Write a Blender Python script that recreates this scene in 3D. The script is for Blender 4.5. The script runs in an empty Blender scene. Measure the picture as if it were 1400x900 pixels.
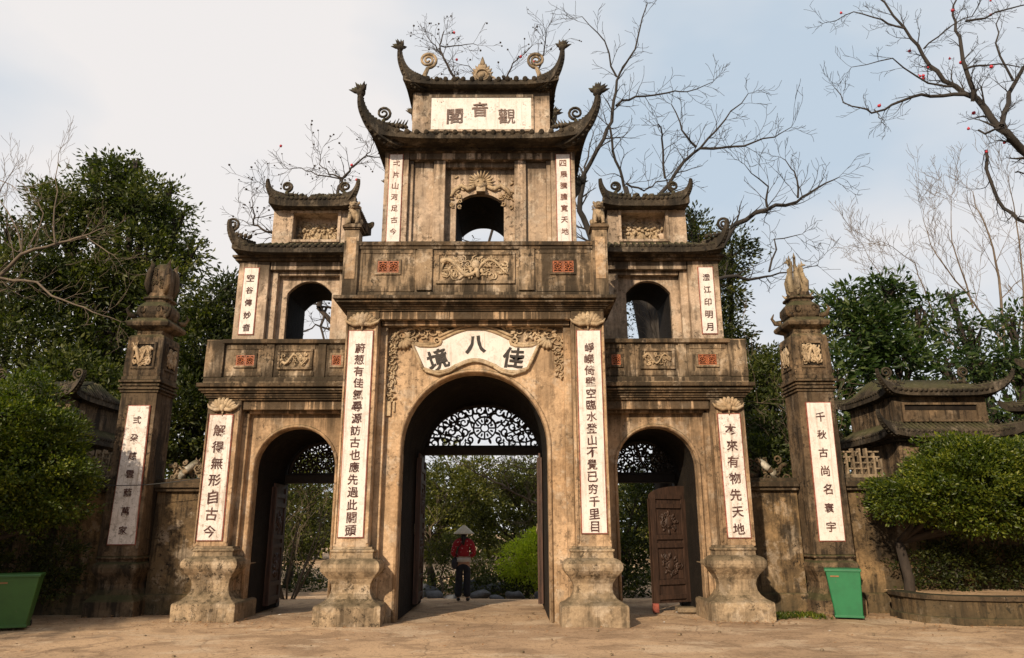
import bpy, bmesh, math, random
import numpy as np
from mathutils import Vector, Matrix, noise as mnoise
R = math.radians
sc = bpy.context.scene
col = sc.collection

# ------------------------------------------------------------------ camera
F_PX = 1000.0; PITCH = R(15.3); YAW = R(-0.1); ROLL = R(0.12)
CAM = Vector((0.69, -14.0, 1.6))
fwd = Vector((-math.sin(YAW)*math.cos(PITCH), math.cos(YAW)*math.cos(PITCH), math.sin(PITCH)))
rt = fwd.cross(Vector((0, 0, 1))).normalized(); up = rt.cross(fwd)
rt2 = rt*math.cos(ROLL) - up*math.sin(ROLL); up2 = up*math.cos(ROLL) + rt*math.sin(ROLL)
cd = bpy.data.cameras.new('camera'); cam = bpy.data.objects.new('camera', cd); col.objects.link(cam)
cd.sensor_width = 36.0; cd.lens = 36.0*F_PX/1400.0; cd.clip_start = 0.1; cd.clip_end = 3000
m3 = Matrix((rt2, up2, -fwd)).transposed()
cam.matrix_world = Matrix.Translation(CAM) @ m3.to_4x4()
sc.camera = cam
def at(px, py, Y):
    "measured direction in the photograph -> the point of the place at depth Y"
    d = rt2*(px-700) + up2*(450-py) + fwd*F_PX
    return CAM + d*((Y-CAM.y)/d.y)

# ------------------------------------------------------------------ light
SUN_EL = R(27); SUN_AZ = R(27)      # sun stands in front of the gate, 27 deg to the left of the view axis
world = bpy.data.worlds.new('World'); sc.world = world; world.use_nodes = True
nt = world.node_tree; nt.nodes.clear(); SKYX = 2.7
N = nt.nodes.new
sky = N('ShaderNodeTexSky'); sky.sky_type = 'NISHITA'; sky.sun_disc = False
sky.sun_elevation = SUN_EL; sky.sun_rotation = math.pi + SUN_AZ; sky.air_density = 1.0; sky.dust_density = 1.5
bg = N('ShaderNodeBackground'); bg.inputs['Strength'].default_value = 0.10
out = N('ShaderNodeOutputWorld')
tc = N('ShaderNodeTexCoord'); mp = N('ShaderNodeMapping'); mp.inputs['Scale'].default_value = (1.0, 1.0, 2.2)
nz = N('ShaderNodeTexNoise'); nz.inputs['Scale'].default_value = 1.5; nz.inputs['Detail'].default_value = 5; nz.inputs['Roughness'].default_value = 0.45
mp.inputs['Location'].default_value = (SKYX, 0.4, 0.2)
rp = N('ShaderNodeValToRGB'); rp.color_ramp.elements[0].position = 0.34; rp.color_ramp.elements[0].color = (.5, .5, .5, 1)
rp.color_ramp.elements[1].position = 0.55; rp.color_ramp.elements[1].color = (1, 1, 1, 1)
cl = N('ShaderNodeRGB'); cl.outputs[0].default_value = (8.3, 8.0, 7.9, 1)
pale = N('ShaderNodeRGB'); pale.outputs[0].default_value = (5.6, 6.6, 7.6, 1)
mx0 = N('ShaderNodeMixRGB'); mx0.inputs[0].default_value = 0.88     # thin high veil of cloud over the blue
mx = N('ShaderNodeMixRGB')
L = nt.links.new
L(tc.outputs['Generated'], mp.inputs['Vector']); L(mp.outputs[0], nz.inputs['Vector']); L(nz.outputs[0], rp.inputs[0])
L(sky.outputs[0], mx0.inputs[1]); L(pale.outputs[0], mx0.inputs[2])
rp.color_ramp.elements[0].color = (0, 0, 0, 1)
L(rp.outputs[0], mx.inputs[0]); L(mx0.outputs[0], mx.inputs[1]); L(cl.outputs[0], mx.inputs[2])
L(mx.outputs[0], bg.inputs['Color']); L(bg.outputs[0], out.inputs[0])
sd = bpy.data.lights.new('sun', 'SUN'); sd.energy = 5.0; sd.angle = R(1.2); sd.color = (1.0, 0.82, 0.60)
sun = bpy.data.objects.new('sun', sd); col.objects.link(sun)
sdir = Vector((-math.sin(SUN_AZ)*math.cos(SUN_EL), -math.cos(SUN_AZ)*math.cos(SUN_EL), math.sin(SUN_EL)))
sun.location = sdir*50
sun.rotation_euler = sdir.to_track_quat('Z', 'Y').to_euler()
sc.view_settings.view_transform = 'Standard'; sc.view_settings.look = 'None'
sc.view_settings.exposure = 0.08; sc.view_settings.gamma = 1.0
sc.cycles.max_bounces = 6; sc.cycles.diffuse_bounces = 3; sc.cycles.transparent_max_bounces = 6

# ------------------------------------------------------------------ materials
def newmat(name):
    m = bpy.data.materials.new(name); m.use_nodes = True
    t = m.node_tree; b = t.nodes['Principled BSDF']
    return m, t, b
def noise(t, src, scale, detail=6, rough=.6, sc3=None, loc=(0, 0, 0), dist=0):
    v = src
    mpn = t.nodes.new('ShaderNodeMapping'); mpn.inputs['Location'].default_value = loc
    if sc3: mpn.inputs['Scale'].default_value = sc3
    t.links.new(src, mpn.inputs[0]); v = mpn.outputs[0]
    n = t.nodes.new('ShaderNodeTexNoise'); n.inputs['Scale'].default_value = scale
    n.inputs['Detail'].default_value = detail; n.inputs['Roughness'].default_value = rough; n.inputs['Distortion'].default_value = dist
    t.links.new(v, n.inputs['Vector']); return n.outputs[0]
def ramp(t, src, a, b, va=0., vb=1.):
    r = t.nodes.new('ShaderNodeMapRange'); r.interpolation_type = 'SMOOTHSTEP'
    r.inputs[1].default_value = a; r.inputs[2].default_value = b; r.inputs[3].default_value = va; r.inputs[4].default_value = vb
    t.links.new(src, r.inputs[0]); return r.outputs[0]
def mixc(t, fac, a, b, mode='MIX'):
    m = t.nodes.new('ShaderNodeMixRGB'); m.blend_type = mode
    for i, v in ((0, fac), (1, a), (2, b)):
        if isinstance(v, (int, float)): m.inputs[i].default_value = v
        elif isinstance(v, tuple): m.inputs[i].default_value = (*v, 1)
        else: t.links.new(v, m.inputs[i])
    return m.outputs[0]
def math_(t, op, a, b=None):
    m = t.nodes.new('ShaderNodeMath'); m.operation = op
    for i, v in ((0, a), (1, b)):
        if v is None: continue
        if isinstance(v, (int, float)): m.inputs[i].default_value = v
        else: t.links.new(v, m.inputs[i])
    m.use_clamp = False
    return m.outputs[0]
def bump(t, b, src, dist, strength=1.0, prev=None):
    n = t.nodes.new('ShaderNodeBump'); n.inputs['Distance'].default_value = dist; n.inputs['Strength'].default_value = strength
    t.links.new(src, n.inputs['Height'])
    if prev is not None: t.links.new(prev, n.inputs['Normal'])
    t.links.new(n.outputs[0], b.inputs['Normal']); return n.outputs[0]

def stone(name, c1, c2, dark=(.035, .026, .017), streak=.5, blotch=.5, top=.7, moss=(.05, .05, .02), pale=.25, damp=0.0, ledges=()):
    m, t, b = newmat(name)
    g = t.nodes.new('ShaderNodeNewGeometry'); P = g.outputs['Position']
    big = noise(t, P, .55, 5, .6, loc=(3, 1, 7)); mid = noise(t, P, 2.3, 8, .68, loc=(1, 9, 2)); fine = noise(t, P, 16, 6, .7)
    c = mixc(t, ramp(t, big, .42, .58), c1, c2)
    c = mixc(t, ramp(t, mid, .46, .58, 0, .6), c, tuple(x*.6 for x in c2))
    c = mixc(t, ramp(t, noise(t, P, 2.6, 7, .7, loc=(8, 3, 3)), .52, .60, 0, pale), c, (.60, .50, .39))
    c = mixc(t, ramp(t, fine, .40, .62, 0, .35), c, tuple(x*.5 for x in c2))
    # patches where the wash has come off or gone grey-brown
    pm = noise(t, P, 1.15, 9, .70, sc3=(1, 1, .7), loc=(5, 5, 1), dist=.5)
    c = mixc(t, ramp(t, pm, .50, .56, 0, blotch), c, (c1[0]*.42, c1[1]*.44, c1[2]*.46))
    # rain streaks, broad and narrow
    s1 = noise(t, P, 1.0, 8, .70, sc3=(2.2, 2.2, .22), loc=(2, 2, 9)); s2 = noise(t, P, 1.0, 6, .65, sc3=(9, 9, .5), loc=(7, 2, 3))
    c = mixc(t, ramp(t, s1, .49, .60, 0, streak), c, dark)
    c = mixc(t, math_(t, 'MULTIPLY', ramp(t, s2, .50, .60), ramp(t, mid, .42, .56, 0, streak*.9)), c, dark)
    sz = t.nodes.new('ShaderNodeSeparateXYZ'); t.links.new(P, sz.inputs[0]); dr = noise(t, P, 1.0, 5, .6, sc3=(6, 6, .12), loc=(3, 8, 1))
    for zl, ln, up_ in ledges:           # run-off below (or mould creeping up from) a ledge
        w_ = ramp(t, sz.outputs[2], zl-ln, zl) if not up_ else ramp(t, sz.outputs[2], zl+ln, zl)
        cut = math_(t, 'LESS_THAN' if not up_ else 'GREATER_THAN', sz.outputs[2], zl+(.02 if not up_ else -.02))
        k_ = ramp(t, math_(t, 'ADD', dr, math_(t, 'MULTIPLY', w_, .16)), .53, .62)
        c = mixc(t, math_(t, 'MULTIPLY', math_(t, 'MULTIPLY', k_, math_(t, 'POWER', w_, .6)), math_(t, 'MULTIPLY', cut, .85)), c, dark)
    # black mould spots, clustered
    sp = noise(t, P, 9, 9, .80, loc=(1, 4, 4)); cl_ = noise(t, P, .9, 4, .6, loc=(9, 1, 4))
    c = mixc(t, math_(t, 'MULTIPLY', ramp(t, sp, .53, .58), ramp(t, cl_, .44, .56, .12, min(1, blotch+.35))), c, dark)
    if damp:
        sx = t.nodes.new('ShaderNodeSeparateXYZ'); t.links.new(P, sx.inputs[0])
        hz = math_(t, 'ADD', sx.outputs[2], math_(t, 'MULTIPLY', mid, 2.4))
        c = mixc(t, ramp(t, hz, 1.15, 2.0, damp, 0), c, (.06, .05, .03))
    nx = t.nodes.new('ShaderNodeSeparateXYZ'); t.links.new(g.outputs['Normal'], nx.inputs[0])
    tf = math_(t, 'MULTIPLY', ramp(t, nx.outputs[2], .15, .75), ramp(t, mid, .38, .52, .5, 1))
    c = mixc(t, math_(t, 'MULTIPLY', tf, top), c, moss)
    t.links.new(c, b.inputs['Base Color']); b.inputs['Roughness'].default_value = .92
    b.inputs['Specular IOR Level'].default_value = .2
    n1 = bump(t, b, mid, .05, .8); n2 = bump(t, b, fine, .016, .9, n1); n3 = bump(t, b, noise(t, P, 70, 4, .7), .005, .8, n2); bump(t, b, pm, .02, .6, n3)
    return m
M = {}
M['plaster'] = stone('weathered_plaster', (.57, .395, .245), (.47, .31, .18), streak=.38, blotch=.26, pale=.50, damp=.35, ledges=((5.70, .9, 0),))
M['plaster_wing'] = stone('weathered_plaster_wing', (.55, .375, .23), (.44, .29, .17), streak=.42, blotch=.30, pale=.45, damp=.4, ledges=((4.08, .7, 0),))
M['plaster_top'] = stone('weathered_plaster_upper', (.56, .425, .315), (.47, .345, .24), streak=.42, blotch=.38, pale=.7, ledges=((9.82, .8, 0), (7.20, .6, 0), (11.62, .5, 0)))
M['ledge'] = stone('mouldy_ledge_plaster', (.18, .12, .07), (.085, .06, .036), streak=.95, blotch=.85, top=.95, moss=(.03, .03, .016), pale=.25)
M['parapet'] = stone('stained_parapet_plaster', (.38, .275, .175), (.25, .175, .108), streak=.85, blotch=.65, top=.9, moss=(.04, .038, .02), pale=.4, ledges=((5.95, .45, 1), (4.45, .4, 1), (7.1, .35, 0), (5.25, .3, 0)))
M['pedestal'] = stone('pedestal_stone', (.43, .32, .205), (.32, .235, .15), streak=.5, blotch=.5, top=.6, moss=(.07, .055, .03), pale=.4)
M['old_wall'] = stone('blackened_boundary_plaster', (.34, .22, .11), (.11, .075, .042), dark=(.018, .014, .01), streak=.8, blotch=.85, pale=.3, damp=.6)
M['dark_stone'] = stone('dark_pillar_stone', (.23, .155, .09), (.12, .082, .05), dark=(.018, .014, .01), streak=.85, blotch=.75, top=.8, pale=.12)
M['roof'] = stone('blackened_roof_stone', (.095, .072, .048), (.048, .038, .027), dark=(.014, .012, .01), streak=.7, blotch=.7, top=.7, moss=(.07, .068, .028), pale=.15)
M['carving'] = stone('carved_stucco', (.56, .43, .28), (.47, .335, .205), streak=.22, blotch=.15, top=.4, moss=(.14, .11, .055), pale=.4)
M['inner'] = stone('sooty_passage_plaster', (.030, .022, .015), (.018, .013, .010), dark=(.008, .006, .005), streak=.7, blotch=.6, pale=.0, top=.2)  # near-black tone stands in for shade in passages and recesses
M['pale_carving'] = stone('pale_finial_stone', (.42, .33, .21), (.33, .24, .15), streak=.4, blotch=.45, top=.3)
M['dragon_white'] = stone('broken_porcelain', (.62, .58, .5), (.35, .3, .22), streak=.4, blotch=.5)

def panelmat(name, dirt):
    m, t, b = newmat(name)
    g = t.nodes.new('ShaderNodeNewGeometry'); P = g.outputs['Position']
    c = mixc(t, ramp(t, noise(t, P, 5, 9, .75, sc3=(1, 1, .6)), .48, .58, 0, .5*dirt+.12), (.73, .665, .62), (.43, .37, .32))
    c = mixc(t, ramp(t, noise(t, P, 11, 9, .8, loc=(4, 4, 4)), .53, .59, 0, dirt), c, (.22, .18, .14))
    c = mixc(t, ramp(t, noise(t, P, 1.2, 4, .6), .4, .7, 0, .35*dirt), c, (.36, .31, .25))
    c = mixc(t, ramp(t, noise(t, P, 1.0, 6, .65, sc3=(14, 14, .7), loc=(3, 6, 2)), .53, .64, 0, .22+.5*dirt), c, (.30, .23, .17))
    c = mixc(t, ramp(t, noise(t, P, 26, 8, .8, loc=(6, 2, 1)), .60, .63, 0, .35+dirt*.5), c, (.16, .12, .08))
    t.links.new(c, b.inputs['Base Color']); b.inputs['Roughness'].default_value = .85
    bump(t, b, noise(t, P, 30, 5, .6), .004, .6); return m
M['panel'] = panelmat('whitewashed_panel', .28); M['panel_dirty'] = panelmat('flaking_whitewash_panel', .7)
def flat(name, c, rough=.7, var=.25, scale=8, metal=0, bmp=.004, stretch=None):
    m, t, b = newmat(name)
    g = t.nodes.new('ShaderNodeTexCoord'); P = g.outputs['Object']
    n = noise(t, P, scale, 7, .65, sc3=stretch)
    cc = mixc(t, ramp(t, n, .3, .7), tuple(x*(1-var) for x in c), tuple(min(1, x*(1+var)) for x in c))
    t.links.new(cc, b.inputs['Base Color']); b.inputs['Roughness'].default_value = rough; b.inputs['Metallic'].default_value = metal
    if bmp: bump(t, b, n, bmp, .7)
    return m
M['ink'] = flat('dark_red_lettering', (.085, .022, .018), .7, .4, 20, bmp=0)
M['black_ink'] = flat('black_lettering', (.022, .016, .013), .7, .4, 20, bmp=0)
M['faded_ink'] = flat('faded_lettering', (.20, .13, .11), .8, .4, 20, bmp=0)
M['sepia_ink'] = flat('sepia_lettering', (.24, .10, .06), .8, .4, 20, bmp=0)
M['edge'] = flat('faded_red_edging', (.24, .07, .045), .8, .5, 12, bmp=0)
M['terracotta'] = flat('glazed_terracotta', (.30, .09, .032), .55, .35, 15)
M['wood'] = flat('dark_stained_wood', (.055, .024, .014), .55, .45, 6, stretch=(4, 4, .5), bmp=.006)
M['door_wood'] = flat('worn_red_brown_wood', (.042, .022, .014), .6, .5, 5, stretch=(4, 4, .5), bmp=.006)
M['lattice'] = flat('soot_dark_lattice_wood', (.02, .014, .011), .7, .3, 8)  # even near-black tone for lattices and door frames
M['brass'] = flat('dull_metal', (.25, .2, .13), .45, .3, 20, metal=.7)
M['hat'] = flat('woven_palm_leaf', (.62, .57, .46), .8, .18, 30, bmp=.004)
M['skin'] = flat('skin', (.42, .24, .16), .6, .05, 5)
M['hair'] = flat('black_hair', (.012, .01, .009), .5, .2, 30)
M['trousers'] = flat('dark_trouser_cloth', (.012, .014, .022), .85, .3, 10)
M['shoe'] = flat('shoe_leather', (.02, .015, .012), .5, .2, 10)
M['bag'] = flat('dark_bag_cloth', (.02, .02, .03), .7, .2, 10)
M['white_cloth'] = flat('white_cloth', (.55, .52, .48), .85, .1, 10)
M['red_paint'] = flat('chipped_red_paint', (.22, .05, .03), .6, .4, 12)
M['rock'] = flat('grey_garden_rock', (.075, .08, .09), .9, .4, 3, bmp=.03)
M['leafdry'] = flat('dry_leaf', (.24, .12, .045), .8, .5, 3, bmp=0)
M['paper'] = flat('litter_paper', (.7, .7, .68), .8, .05, 3, bmp=0)
M['bud'] = flat('red_kapok_petal', (.42, .02, .035), .6, .3, 3, bmp=0)
M['cable'] = flat('black_cable', (.02, .02, .02), .6, .1, 3, bmp=0)
def inkmat(name, c):
    "painted strokes that have worn through to the whitewash in spots"
    m, t, b = newmat(name); g = t.nodes.new('ShaderNodeNewGeometry'); P = g.outputs['Position']
    k = mixc(t, ramp(t, noise(t, P, 22, 8, .75), .53, .61, 0, .45), c, (.45, .36, .31)); k = mixc(t, ramp(t, noise(t, P, 3, 4, .6), .45, .6, 0, .18), k, (.30, .18, .14))
    t.links.new(k, b.inputs['Base Color']); b.inputs['Roughness'].default_value = .8; return m
M['ink'] = inkmat('worn_dark_red_lettering', (.05, .014, .012)); M['faded_ink'] = inkmat('worn_grey_lettering', (.12, .08, .065)); M['sepia_ink'] = inkmat('worn_sepia_lettering', (.15, .055, .035))
def jacketmat():
    m, t, b = newmat('red_patterned_cloth')
    g = t.nodes.new('ShaderNodeTexCoord'); v = t.nodes.new('ShaderNodeTexVoronoi'); v.inputs['Scale'].default_value = 17
    t.links.new(g.outputs['Object'], v.inputs['Vector'])
    c = mixc(t, ramp(t, v.outputs['Distance'], .18, .27, .75, 0), (.30, .012, .022), (.62, .42, .42))
    t.links.new(c, b.inputs['Base Color']); b.inputs['Roughness'].default_value = .85; return m
M['jacket'] = jacketmat()
def binmat(name, c):
    m, t, b = newmat(name)
    g = t.nodes.new('ShaderNodeTexCoord'); P = g.outputs['Object']
    k = mixc(t, ramp(t, noise(t, P, 4, 7, .7), .35, .7, 0, .5), c, tuple(x*.6 for x in c))
    k = mixc(t, ramp(t, noise(t, P, 9, 9, .8, sc3=(1, 1, .5), loc=(2, 2, 2)), .60, .70, 0, .6), k, (.12, .10, .06))
    t.links.new(k, b.inputs['Base Color']); b.inputs['Roughness'].default_value = .5; return m
M['green'] = binmat('green_plastic', (.012, .15, .055)); M['green2'] = binmat('grass_green_plastic', (.03, .10, .015))

def leafmat(name, ca, cb, cc, trans=.35, rough=.5, scale=.6):
    m, t, b = newmat(name)
    g = t.nodes.new('ShaderNodeNewGeometry')
    rr = t.nodes.new('ShaderNodeValToRGB'); e = rr.color_ramp.elements
    e[0].color = (*ca, 1); e[0].position = 0; e[1].color = (*cc, 1); e[1].position = 1; k = e.new(.55); k.color = (*cb, 1)
    n = noise(t, g.outputs['Position'], scale, 3, .5)
    f = math_(t, 'ADD', math_(t, 'MULTIPLY', g.outputs['Random Per Island'], .65), math_(t, 'MULTIPLY', ramp(t, n, .3, .7), .35))
    t.links.new(f, rr.inputs[0]); t.links.new(rr.outputs[0], b.inputs['Base Color'])
    b.inputs['Roughness'].default_value = rough; b.inputs['Specular IOR Level'].default_value = .35
    tr = t.nodes.new('ShaderNodeBsdfTranslucent'); t.links.new(mixc(t, 1.0, rr.outputs[0], (1.3, 1.5, .5), 'MULTIPLY'), tr.inputs[0])
    ms = t.nodes.new('ShaderNodeMixShader'); ms.inputs[0].default_value = trans
    t.links.new(b.outputs[0], ms.inputs[1]); t.links.new(tr.outputs[0], ms.inputs[2])
    t.links.new(ms.outputs[0], t.nodes['Material Output'].inputs[0]); return m
M['leaf_dark'] = leafmat('dark_evergreen_leaf', (.008, .013, .004), (.034, .045, .009), (.12, .12, .022))
M['leaf_mid'] = leafmat('mid_green_leaf', (.014, .022, .006), (.045, .06, .012), (.13, .135, .028))
M['leaf_topiary'] = leafmat('topiary_leaf', (.010, .020, .003), (.060, .088, .009), (.21, .22, .024), rough=.4, scale=2)
M['leaf_blue'] = leafmat('broad_glossy_leaf', (.010, .022, .007), (.035, .065, .016), (.13, .16, .045), rough=.38)
M['leaf_yellow'] = leafmat('yellow_green_leaf', (.22, .26, .03), (.42, .48, .05), (.60, .62, .08), trans=.5)
M['leaf_garden'] = leafmat('garden_leaf', (.018, .024, .006), (.075, .085, .016), (.20, .19, .035))
def barkmat(name, c, var=.4):
    m, t, b = newmat(name); g = t.nodes.new('ShaderNodeNewGeometry'); P = g.outputs['Position']
    n = noise(t, P, 5, 8, .7, sc3=(1, 1, .4)); s = noise(t, P, 1.6, 5, .6, loc=(4, 1, 1))
    k = mixc(t, ramp(t, n, .3, .7), tuple(x*(1-var) for x in c), tuple(x*(1+var) for x in c))
    k = mixc(t, ramp(t, s, .5, .65, 0, .5), k, tuple(min(1, x*1.8) for x in c))
    t.links.new(k, b.inputs['Base Color']); b.inputs['Roughness'].default_value = .9; bump(t, b, n, .02, .8); return m
M['bark'] = barkmat('grey_brown_bark', (.06, .045, .032)); M['bark_dark'] = barkmat('dark_bark', (.03, .021, .015))
M['bark_pale'] = barkmat('pale_bark', (.115, .085, .058), .3); M['bark_grey'] = barkmat('lichen_grey_bark', (.024, .019, .015))

def groundmat():
    m, t, b = newmat('packed_earth'); g = t.nodes.new('ShaderNodeNewGeometry'); P = g.outputs['Position']
    big = noise(t, P, .35, 6, .6, sc3=(.8, 1, 1)); mid = noise(t, P, 1.4, 9, .7, sc3=(.8, 1.0, 1), dist=.8); fine = noise(t, P, 22, 6, .75)
    c = mixc(t, ramp(t, big, .42, .58), (.49, .335, .205), (.37, .25, .155))
    c = mixc(t, ramp(t, mid, .49, .58, 0, .55), c, (.21, .14, .085))
    c = mixc(t, ramp(t, noise(t, P, .9, 8, .7, sc3=(.8, 1.1, 1), loc=(7, 7, 0)), .52, .60, 0, .6), c, (.55, .42, .29))
    c = mixc(t, ramp(t, fine, .54, .62, 0, .6), c, (.10, .07, .04))
    c = mixc(t, ramp(t, noise(t, P, 60, 3, .6), .62, .7, 0, .5), c, (.5, .4, .28))
    vo = t.nodes.new('ShaderNodeTexVoronoi'); vo.feature = 'DISTANCE_TO_EDGE'; vo.inputs['Scale'].default_value = .55
    mv = t.nodes.new('ShaderNodeMixRGB'); mv.inputs[0].default_value = .25; t.links.new(P, mv.inputs[1]); nn = t.nodes.new('ShaderNodeTexNoise'); nn.inputs['Scale'].default_value = 1.3; t.links.new(P, nn.inputs['Vector']); t.links.new(nn.outputs['Color'], mv.inputs[2]); t.links.new(mv.outputs[0], vo.inputs['Vector'])
    crk = math_(t, 'MULTIPLY', ramp(t, vo.outputs['Distance'], .0, .010, 1, 0), ramp(t, noise(t, P, .6, 4, .6, loc=(5, 2, 0)), .46, .56))
    c = mixc(t, math_(t, 'MULTIPLY', crk, .4), c, (.09, .06, .04))
    t.links.new(c, b.inputs['Base Color']); b.inputs['Roughness'].default_value = .95; b.inputs['Specular IOR Level'].default_value = .15
    n1 = bump(t, b, mid, .05, .8); bump(t, b, fine, .015, .9, n1); return m
M['ground'] = groundmat()

# ------------------------------------------------------------------ object helpers
WL = {}
def setp(o, label=None, cat=None, group=None, kind=None):
    if label: o['label'] = label
    if cat: o['category'] = cat
    if group: o['group'] = group
    if kind: o['kind'] = kind
    return o
def thing(name, label, cat, loc=(0, 0, 0), group=None):
    o = bpy.data.objects.new(name, None); col.objects.link(o); o.location = loc; o.empty_display_size = .3
    WL[o.name] = Vector(loc); return setp(o, label, cat, group)
def link(name, me, parent=None, loc=None):
    o = bpy.data.objects.new(name, me); col.objects.link(o)
    if parent is not None: o.parent = parent
    if loc is not None:
        o.location = Vector(loc) - (WL.get(parent.name, Vector()) if parent is not None else Vector())
    WL[o.name] = Vector(loc) if loc is not None else (WL.get(parent.name, Vector()).copy() if parent is not None else Vector())
    return o
def v3(a): return Vector(a)
class MB:
    def __init__(s): s.v = []; s.f = []; s.sm = []; s.g = []
    def add(s, vs, fs, smooth=False):
        o = len(s.v); s.g.append((o, len(s.f), len(vs), len(fs))); s.v += [tuple(p) for p in vs]; s.f += [tuple(i+o for i in f) for f in fs]; s.sm += [smooth]*len(fs); return s
    def box(s, x0, x1, y0, y1, z0, z1, taper=0):
        if x0 > x1: x0, x1 = x1, x0
        t = taper
        vs = [(x0, y0, z0), (x1, y0, z0), (x1, y1, z0), (x0, y1, z0), (x0+t, y0+t, z1), (x1-t, y0+t, z1), (x1-t, y1-t, z1), (x0+t, y1-t, z1)]
        return s.add(vs, [(3, 2, 1, 0), (4, 5, 6, 7), (0, 1, 5, 4), (1, 2, 6, 5), (2, 3, 7, 6), (3, 0, 4, 7)])
    def prism(s, poly, y0, y1, smooth=False):
        "poly in XZ counter-clockwise seen from -Y"
        n = len(poly); vs = [(x, y0, z) for x, z in poly] + [(x, y1, z) for x, z in poly]
        return s.add(vs, [tuple(range(n)), tuple(range(2*n-1, n-1, -1))] + [((i+1) % n, i, i+n, (i+1) % n+n) for i in range(n)], smooth)
    def tube(s, pts, rad, n=6, flat=None, cap=True, smooth=True):
        "round tube; flat=(axis vector, factor) squashes the section along that axis"
        pts = [v3(p) for p in pts]; k = len(pts)
        if not hasattr(rad, '__len__'): rad = [rad]*k
        o = len(s.v); ref = None
        for i, p in enumerate(pts):
            d = (pts[min(i+1, k-1)] - pts[max(i-1, 0)])
            if d.length < 1e-7: d = Vector((0, 0, 1))
            d.normalize()
            if ref is None:
                ref = Vector((0, 1, 0)) if abs(d.y) < .9 else Vector((1, 0, 0))
            a = (ref - d*ref.dot(d)).normalized(); b = d.cross(a); ref = a
            for j in range(n):
                th = 2*math.pi*j/n; q = a*math.cos(th)*rad[i] + b*math.sin(th)*rad[i]
                if flat: q = q - flat[0]*q.dot(flat[0])*(1-flat[1])
                s.v.append(tuple(p+q))
        fs = []
        for i in range(k-1):
            for j in range(n):
                a0 = o+i*n+j; a1 = o+i*n+(j+1) % n; fs.append((a0, a0+n, a1+n, a1))
        if cap: fs.append(tuple(o+j for j in range(n))); fs.append(tuple(o+(k-1)*n+j for j in range(n-1, -1, -1)))
        s.f += fs; s.sm += [smooth]*len(fs); return s
    def blob(s, c, r, u=8, w=5, rot=None):
        c = v3(c); r = r if hasattr(r, '__len__') else (r, r, r); vs = []; fs = []
        for i in range(w+1):
            ph = math.pi*i/w
            for j in range(u):
                th = 2*math.pi*j/u
                q = Vector((r[0]*math.sin(ph)*math.cos(th), r[1]*math.sin(ph)*math.sin(th), r[2]*math.cos(ph)))
                if rot is not None: q = rot @ q
                vs.append(c+q)
        for i in range(w):
            for j in range(u): fs.append((i*u+j, (i+1)*u+j, (i+1)*u+(j+1) % u, i*u+(j+1) % u))
        return s.add(vs, fs, True)
    def square(s, cx, cy, prof, ratio=1.0, seg=6, rnd=.0):
        "stack of square (or rounded square) sections: prof = [(half_width, z)]"
        n = len(prof); k = 4 if not rnd else 4*seg
        vs = []
        for hw, z in prof:
            hy = hw*ratio
            if not rnd:
                vs += [(cx-hw, cy-hy, z), (cx+hw, cy-hy, z), (cx+hw, cy+hy, z), (cx-hw, cy+hy, z)]
            else:
                rr = rnd*hw
                for q, (sx, sy) in enumerate(((-1, -1), (1, -1), (1, 1), (-1, 1))):
                    for j in range(seg):
                        a = math.pi + q*math.pi/2 + (j/(seg-1))*math.pi/2
                        vs.append((cx+sx*(hw-rr)+rr*math.cos(a), cy+sy*(hy-rr)+rr*math.sin(a), z))
        fs = [tuple(range(k-1, -1, -1)), tuple(range((n-1)*k, n*k))]
        for i in range(n-1):
            for j in range(k): fs.append((i*k+j, i*k+(j+1) % k, (i+1)*k+(j+1) % k, (i+1)*k+j))
        return s.add(vs, fs, False)
    def spiral(s, c, r, turns=1.5, th=.03, start=0., hand=1, axis='xz', n=5, steps=None, flat=None, end=.25):
        c = v3(c); steps = steps or int(10*turns)+4; pts = []; rad = []
        for i in range(steps):
            f = i/(steps-1); a = start + hand*turns*2*math.pi*f; q = r*(1-(1-end)*f)
            dx, dz = math.cos(a)*q, math.sin(a)*q
            pts.append(c + (Vector((dx, 0, dz)) if axis == 'xz' else Vector((0, dx, dz)))); rad.append(th*(1-.35*f))
        return s.tube(pts, rad, n, flat)
    def mesh(s, name, mat, off=Vector()):
        me = bpy.data.meshes.new(name)
        me.from_pydata([(a-off.x, b-off.y, c-off.z) for a, b, c in s.v], [], s.f)
        me.polygons.foreach_set('use_smooth', s.sm)
        me.materials.append(M[mat] if isinstance(mat, str) else mat); me.update(); return me
    def part(s, name, mat, parent=None, bevel=0, label=None, kind=None, loc=None, rough=0):
        off = WL[parent.name] if parent is not None else (Vector(loc) if loc is not None else Vector())
        o = link(name, s.mesh(name, mat, off), parent)
        if parent is None and loc is not None: o.location = loc; WL[o.name] = Vector(loc)
        if bevel:
            md = o.modifiers.new('edge_wear', 'BEVEL'); md.width = bevel; md.segments = 2; md.limit_method = 'ANGLE'; md.angle_limit = R(38)
        return setp(o, label, None, None, kind)
def split(b, name, mat, parent, bevel=0):
    "each separate piece of b becomes a part of its own"
    for o, fo, nv, nf in b.g:
        q = MB(); q.v = b.v[o:o+nv]; q.f = [tuple(i-o for i in f) for f in b.f[fo:fo+nf]]; q.sm = b.sm[fo:fo+nf]; q.part(name, mat, parent, bevel)
YA = Vector((0, 1, 0))
rnd = random.Random(7)

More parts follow.
